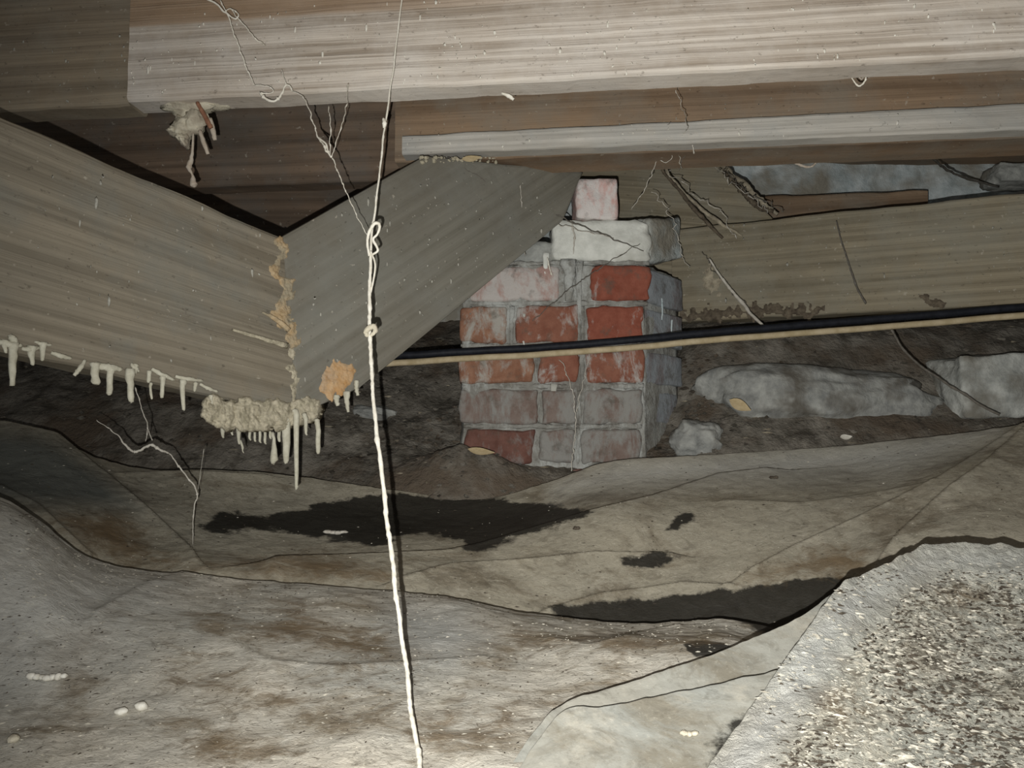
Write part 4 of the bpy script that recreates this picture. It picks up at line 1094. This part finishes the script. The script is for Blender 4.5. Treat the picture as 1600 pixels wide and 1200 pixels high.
wseg([(1325, 112, 1.0), (1334, 126, 1.0), (1343, 134, 1.0), (1352, 126, 1.0), (1356, 114, 1.0), (1364, 112, 1.0)], [2, 4, 6, 6, 4, 3], web5, 40, 1.0, 'thread', .001)
wseg([(1338, 118, 1.0), (1346, 124, 1.0), (1350, 114, 1.0)], [3, 3, 3], web5, 20, 2.0, 'web', .001)
strand('cobweb', [(1393, 515, 1.36), (1415, 550, 1.37), (1450, 580, 1.38), (1505, 615, 1.38), (1562, 648, 1.36)], [3, 4, 4, 4, 4], M['web_dark'], 'dark dusty strand sagging across the pale blocky stone', 'cobweb', 60, .003, .3, 1.0)
strand('cobweb', [(1306, 345, 1.48), (1320, 395, 1.47), (1335, 440, 1.46), (1352, 474, 1.45)], [2, 2.5, 3, 3], M['web_dark'], 'thin dark strand hanging across the olive beam', 'cobweb', 40, .002, .3, 2.0)
strand('cobweb', [(1440, 232, 1.34), (1470, 258, 1.5), (1500, 275, 1.6), (1560, 292, 1.7)], [3, 4, 4, 3], M['web_dark'], 'dark strand from the brown joist to the pale block on the ledge', 'cobweb', 40, .003, .3, 3.0)
strand('cobweb', [(1110, 405, 1.53), (1130, 440, 1.52), (1160, 475, 1.5), (1198, 515, 1.45)], [3, 4, 6, 4], M['web'], 'frayed grey strand down the left end of the olive beam', 'cobweb', 40, .004, .4, 4.0)

# ------------------------------------------------------------------ small things on the sheets
def on_sheet(S, px, py):
    X, Y = to_px(S)
    d = (X - px) ** 2 + (Y - py) ** 2
    i = np.unravel_index(d.argmin(), d.shape)
    return Vector(S[i])
def clump(name, S, px, py, r, mat, label, cat, n=1, spread=0.0, seed=0, flat=.6):
    c = on_sheet(S, px, py)
    g = []
    rr = random.Random(seed)
    for i in range(n):
        o = Vector(((i - (n - 1) / 2) * spread, rr.uniform(-.2, .2) * spread, r * flat * .7 + abs(i - (n - 1) / 2) * spread * .12))
        g.append(blob_geo(c + o, r * rr.uniform(.8, 1.1), r * .8, r * flat * rr.uniform(.9, 1.3), .3, 1.6, seed + i * 1.7, 2))
    o = obj_geo(name, join(g), mat)
    tag(o, label, cat)
clump('mould_tuft', FRONT, 72, 1062, .0042, M['fleck'], 'row of white mould blobs on the front sheet at far left', 'mould', 7, .0048, 1)
clump('white_pellet', FRONT, 190, 1115, .0058, M['fleck'], 'left of two white round pellets on the front sheet', 'pellet', 1, 0, 2)
clump('white_pellet', FRONT, 221, 1107, .0060, M['fleck'], 'right of two white round pellets on the front sheet', 'pellet', 1, 0, 3)
clump('white_pellet', FRONT, 20, 1160, .0055, M['nest'], 'dull white pellet at the lower left edge of the picture', 'pellet', 1, 0, 4)
clump('web_wad', FAR, 522, 834, .007, M['web'], 'small white web wad at the rim of the dark wet patch', 'web wad', 4, .008, 5, .35)
clump('white_curl', LOF, 1076, 1150, .0032, M['nest'], 'white curled flake on the smooth pale fold', 'flake', 3, .004, 6)
clump('dark_crumb', FAR, 901, 827, .004, M['chip_dark'], 'single dark crumb on the dull sheet left of the small wet spots', 'crumb', 2, .004, 7)
clump('dark_crumb', FAR, 1212, 748, .004, M['chip_dark'], 'dark crumb on the far slope of the dull sheet at right', 'crumb', 3, .004, 8)

def debris(name, S, count, mat, label, seed, smin, smax, bounds, long=1.0, dens=None, off=None):
    r = random.Random(seed)
    X, Y = to_px(S)
    R_, C_ = S.shape[:2]
    V, Fc = [], []
    tries = 0
    made = 0
    bad = in_poly(X, Y, off) if off else np.zeros(X.shape, bool)
    while made < count and tries < count * 30:
        tries += 1
        i, j = r.randrange(R_ - 2), r.randrange(C_ - 1)
        x, y = X[i, j], Y[i, j]
        if not (bounds[0] < x < bounds[2] and bounds[1] < y < bounds[3]): continue
        if bad[i, j] and r.random() > .12: continue
        if S[i, j, 1] > 1.84: continue
        p = S[i, j] + (S[i + 1, j] - S[i, j]) * r.random() + (S[i, j + 1] - S[i, j]) * r.random()
        if dens and r.random() > min(1, max(0, .5 + dens * nz((p[0], p[1], 0), 9, seed))): continue
        s = r.uniform(smin, smax)
        a = r.uniform(0, math.pi); ca, sa = math.cos(a), math.sin(a)
        l, w, h = s * (1 + long * r.random()), s * r.uniform(.4, .8), s * r.uniform(.3, .6)
        o = len(V)
        for q in ((l, 0, 0), (-l, 0, 0), (0, w, 0), (0, -w, 0), (0, 0, h), (0, 0, -h)):
            q = (q[0] + r.uniform(-.3, .3) * s, q[1] + r.uniform(-.3, .3) * s, q[2])
            V.append((p[0] + ca * q[0] - sa * q[1], p[1] + sa * q[0] + ca * q[1], p[2] + q[2] + h * .4))
        for f in ((0, 2, 4), (2, 1, 4), (1, 3, 4), (3, 0, 4), (2, 0, 5), (1, 2, 5), (3, 1, 5), (0, 3, 5)):
            Fc.append(tuple(k + o for k in f))
        made += 1
    o = obj_geo(name, ([Vector(v) for v in V], Fc), mat, None, False)
    tag(o, label, 'debris', kind='stuff')
SM = [(1300, 910), (1450, 845), (1660, 845), (1660, 892), (1480, 892), (1410, 935), (1330, 1020), (1270, 1110), (1200, 1240), (1050, 1240), (1217, 1030)]
debris('pale_grit', RIG, 2600, M['chip_pale'], 'pale grit strewn over the mounded sheet at lower right', 1, .0006, .0017, (1180, 870, 1660, 1260), 2.0, .9, SM)
debris('dark_grit', RIG, 2200, M['chip_dark'], 'dark grit strewn over the mounded sheet at lower right', 2, .0006, .0018, (1200, 890, 1660, 1260), 2.5, .9, SM)
debris('pale_grit', FRONT, 1100, M['chip_pale'], 'pale grit strewn over the lower left sheet', 3, .0005, .0014, (-40, 800, 1150, 1260), 1.5, .9)
debris('dark_grit', FRONT, 900, M['chip_dark'], 'dark grit strewn over the lower left sheet', 4, .0005, .0014, (-40, 800, 1150, 1260), 2.0, 1.2)
debris('pale_grit', FAR, 260, M['chip_pale'], 'sparse pale grit on the dull far sheet', 5, .0006, .0016, (-40, 690, 1660, 990), 1.0, .5)
debris('dark_grit', FAR, 420, M['chip_dark'], 'sparse dark grit on the dull far sheet', 6, .0006, .0020, (-40, 690, 1660, 990), 1.5, 1.0)
debris('soil_crumbs', G, 1600, M['soil'], 'brown crumbs of earth over the dark soil bank', 7, .003, .010, (-40, 480, 1660, 800), .6, .8)
debris('dead_leaf_bits', G, 420, M['root'], 'pale leaf and twig bits scattered on the soil bank', 8, .0012, .0042, (-40, 500, 1660, 800), 3.0, .8)
debris('dark_curls', RIG, 420, M['chip_dark'], 'larger dark curled flakes on the mounded sheet at lower right', 9, .0016, .0032, (1260, 920, 1660, 1260), 2.5, 1.2, SM)
debris('pale_flakes', RIG, 420, M['chip_pale'], 'larger pale flakes on the mounded sheet at lower right', 10, .0014, .0030, (1260, 920, 1660, 1260), 2.5, 1.2, SM)
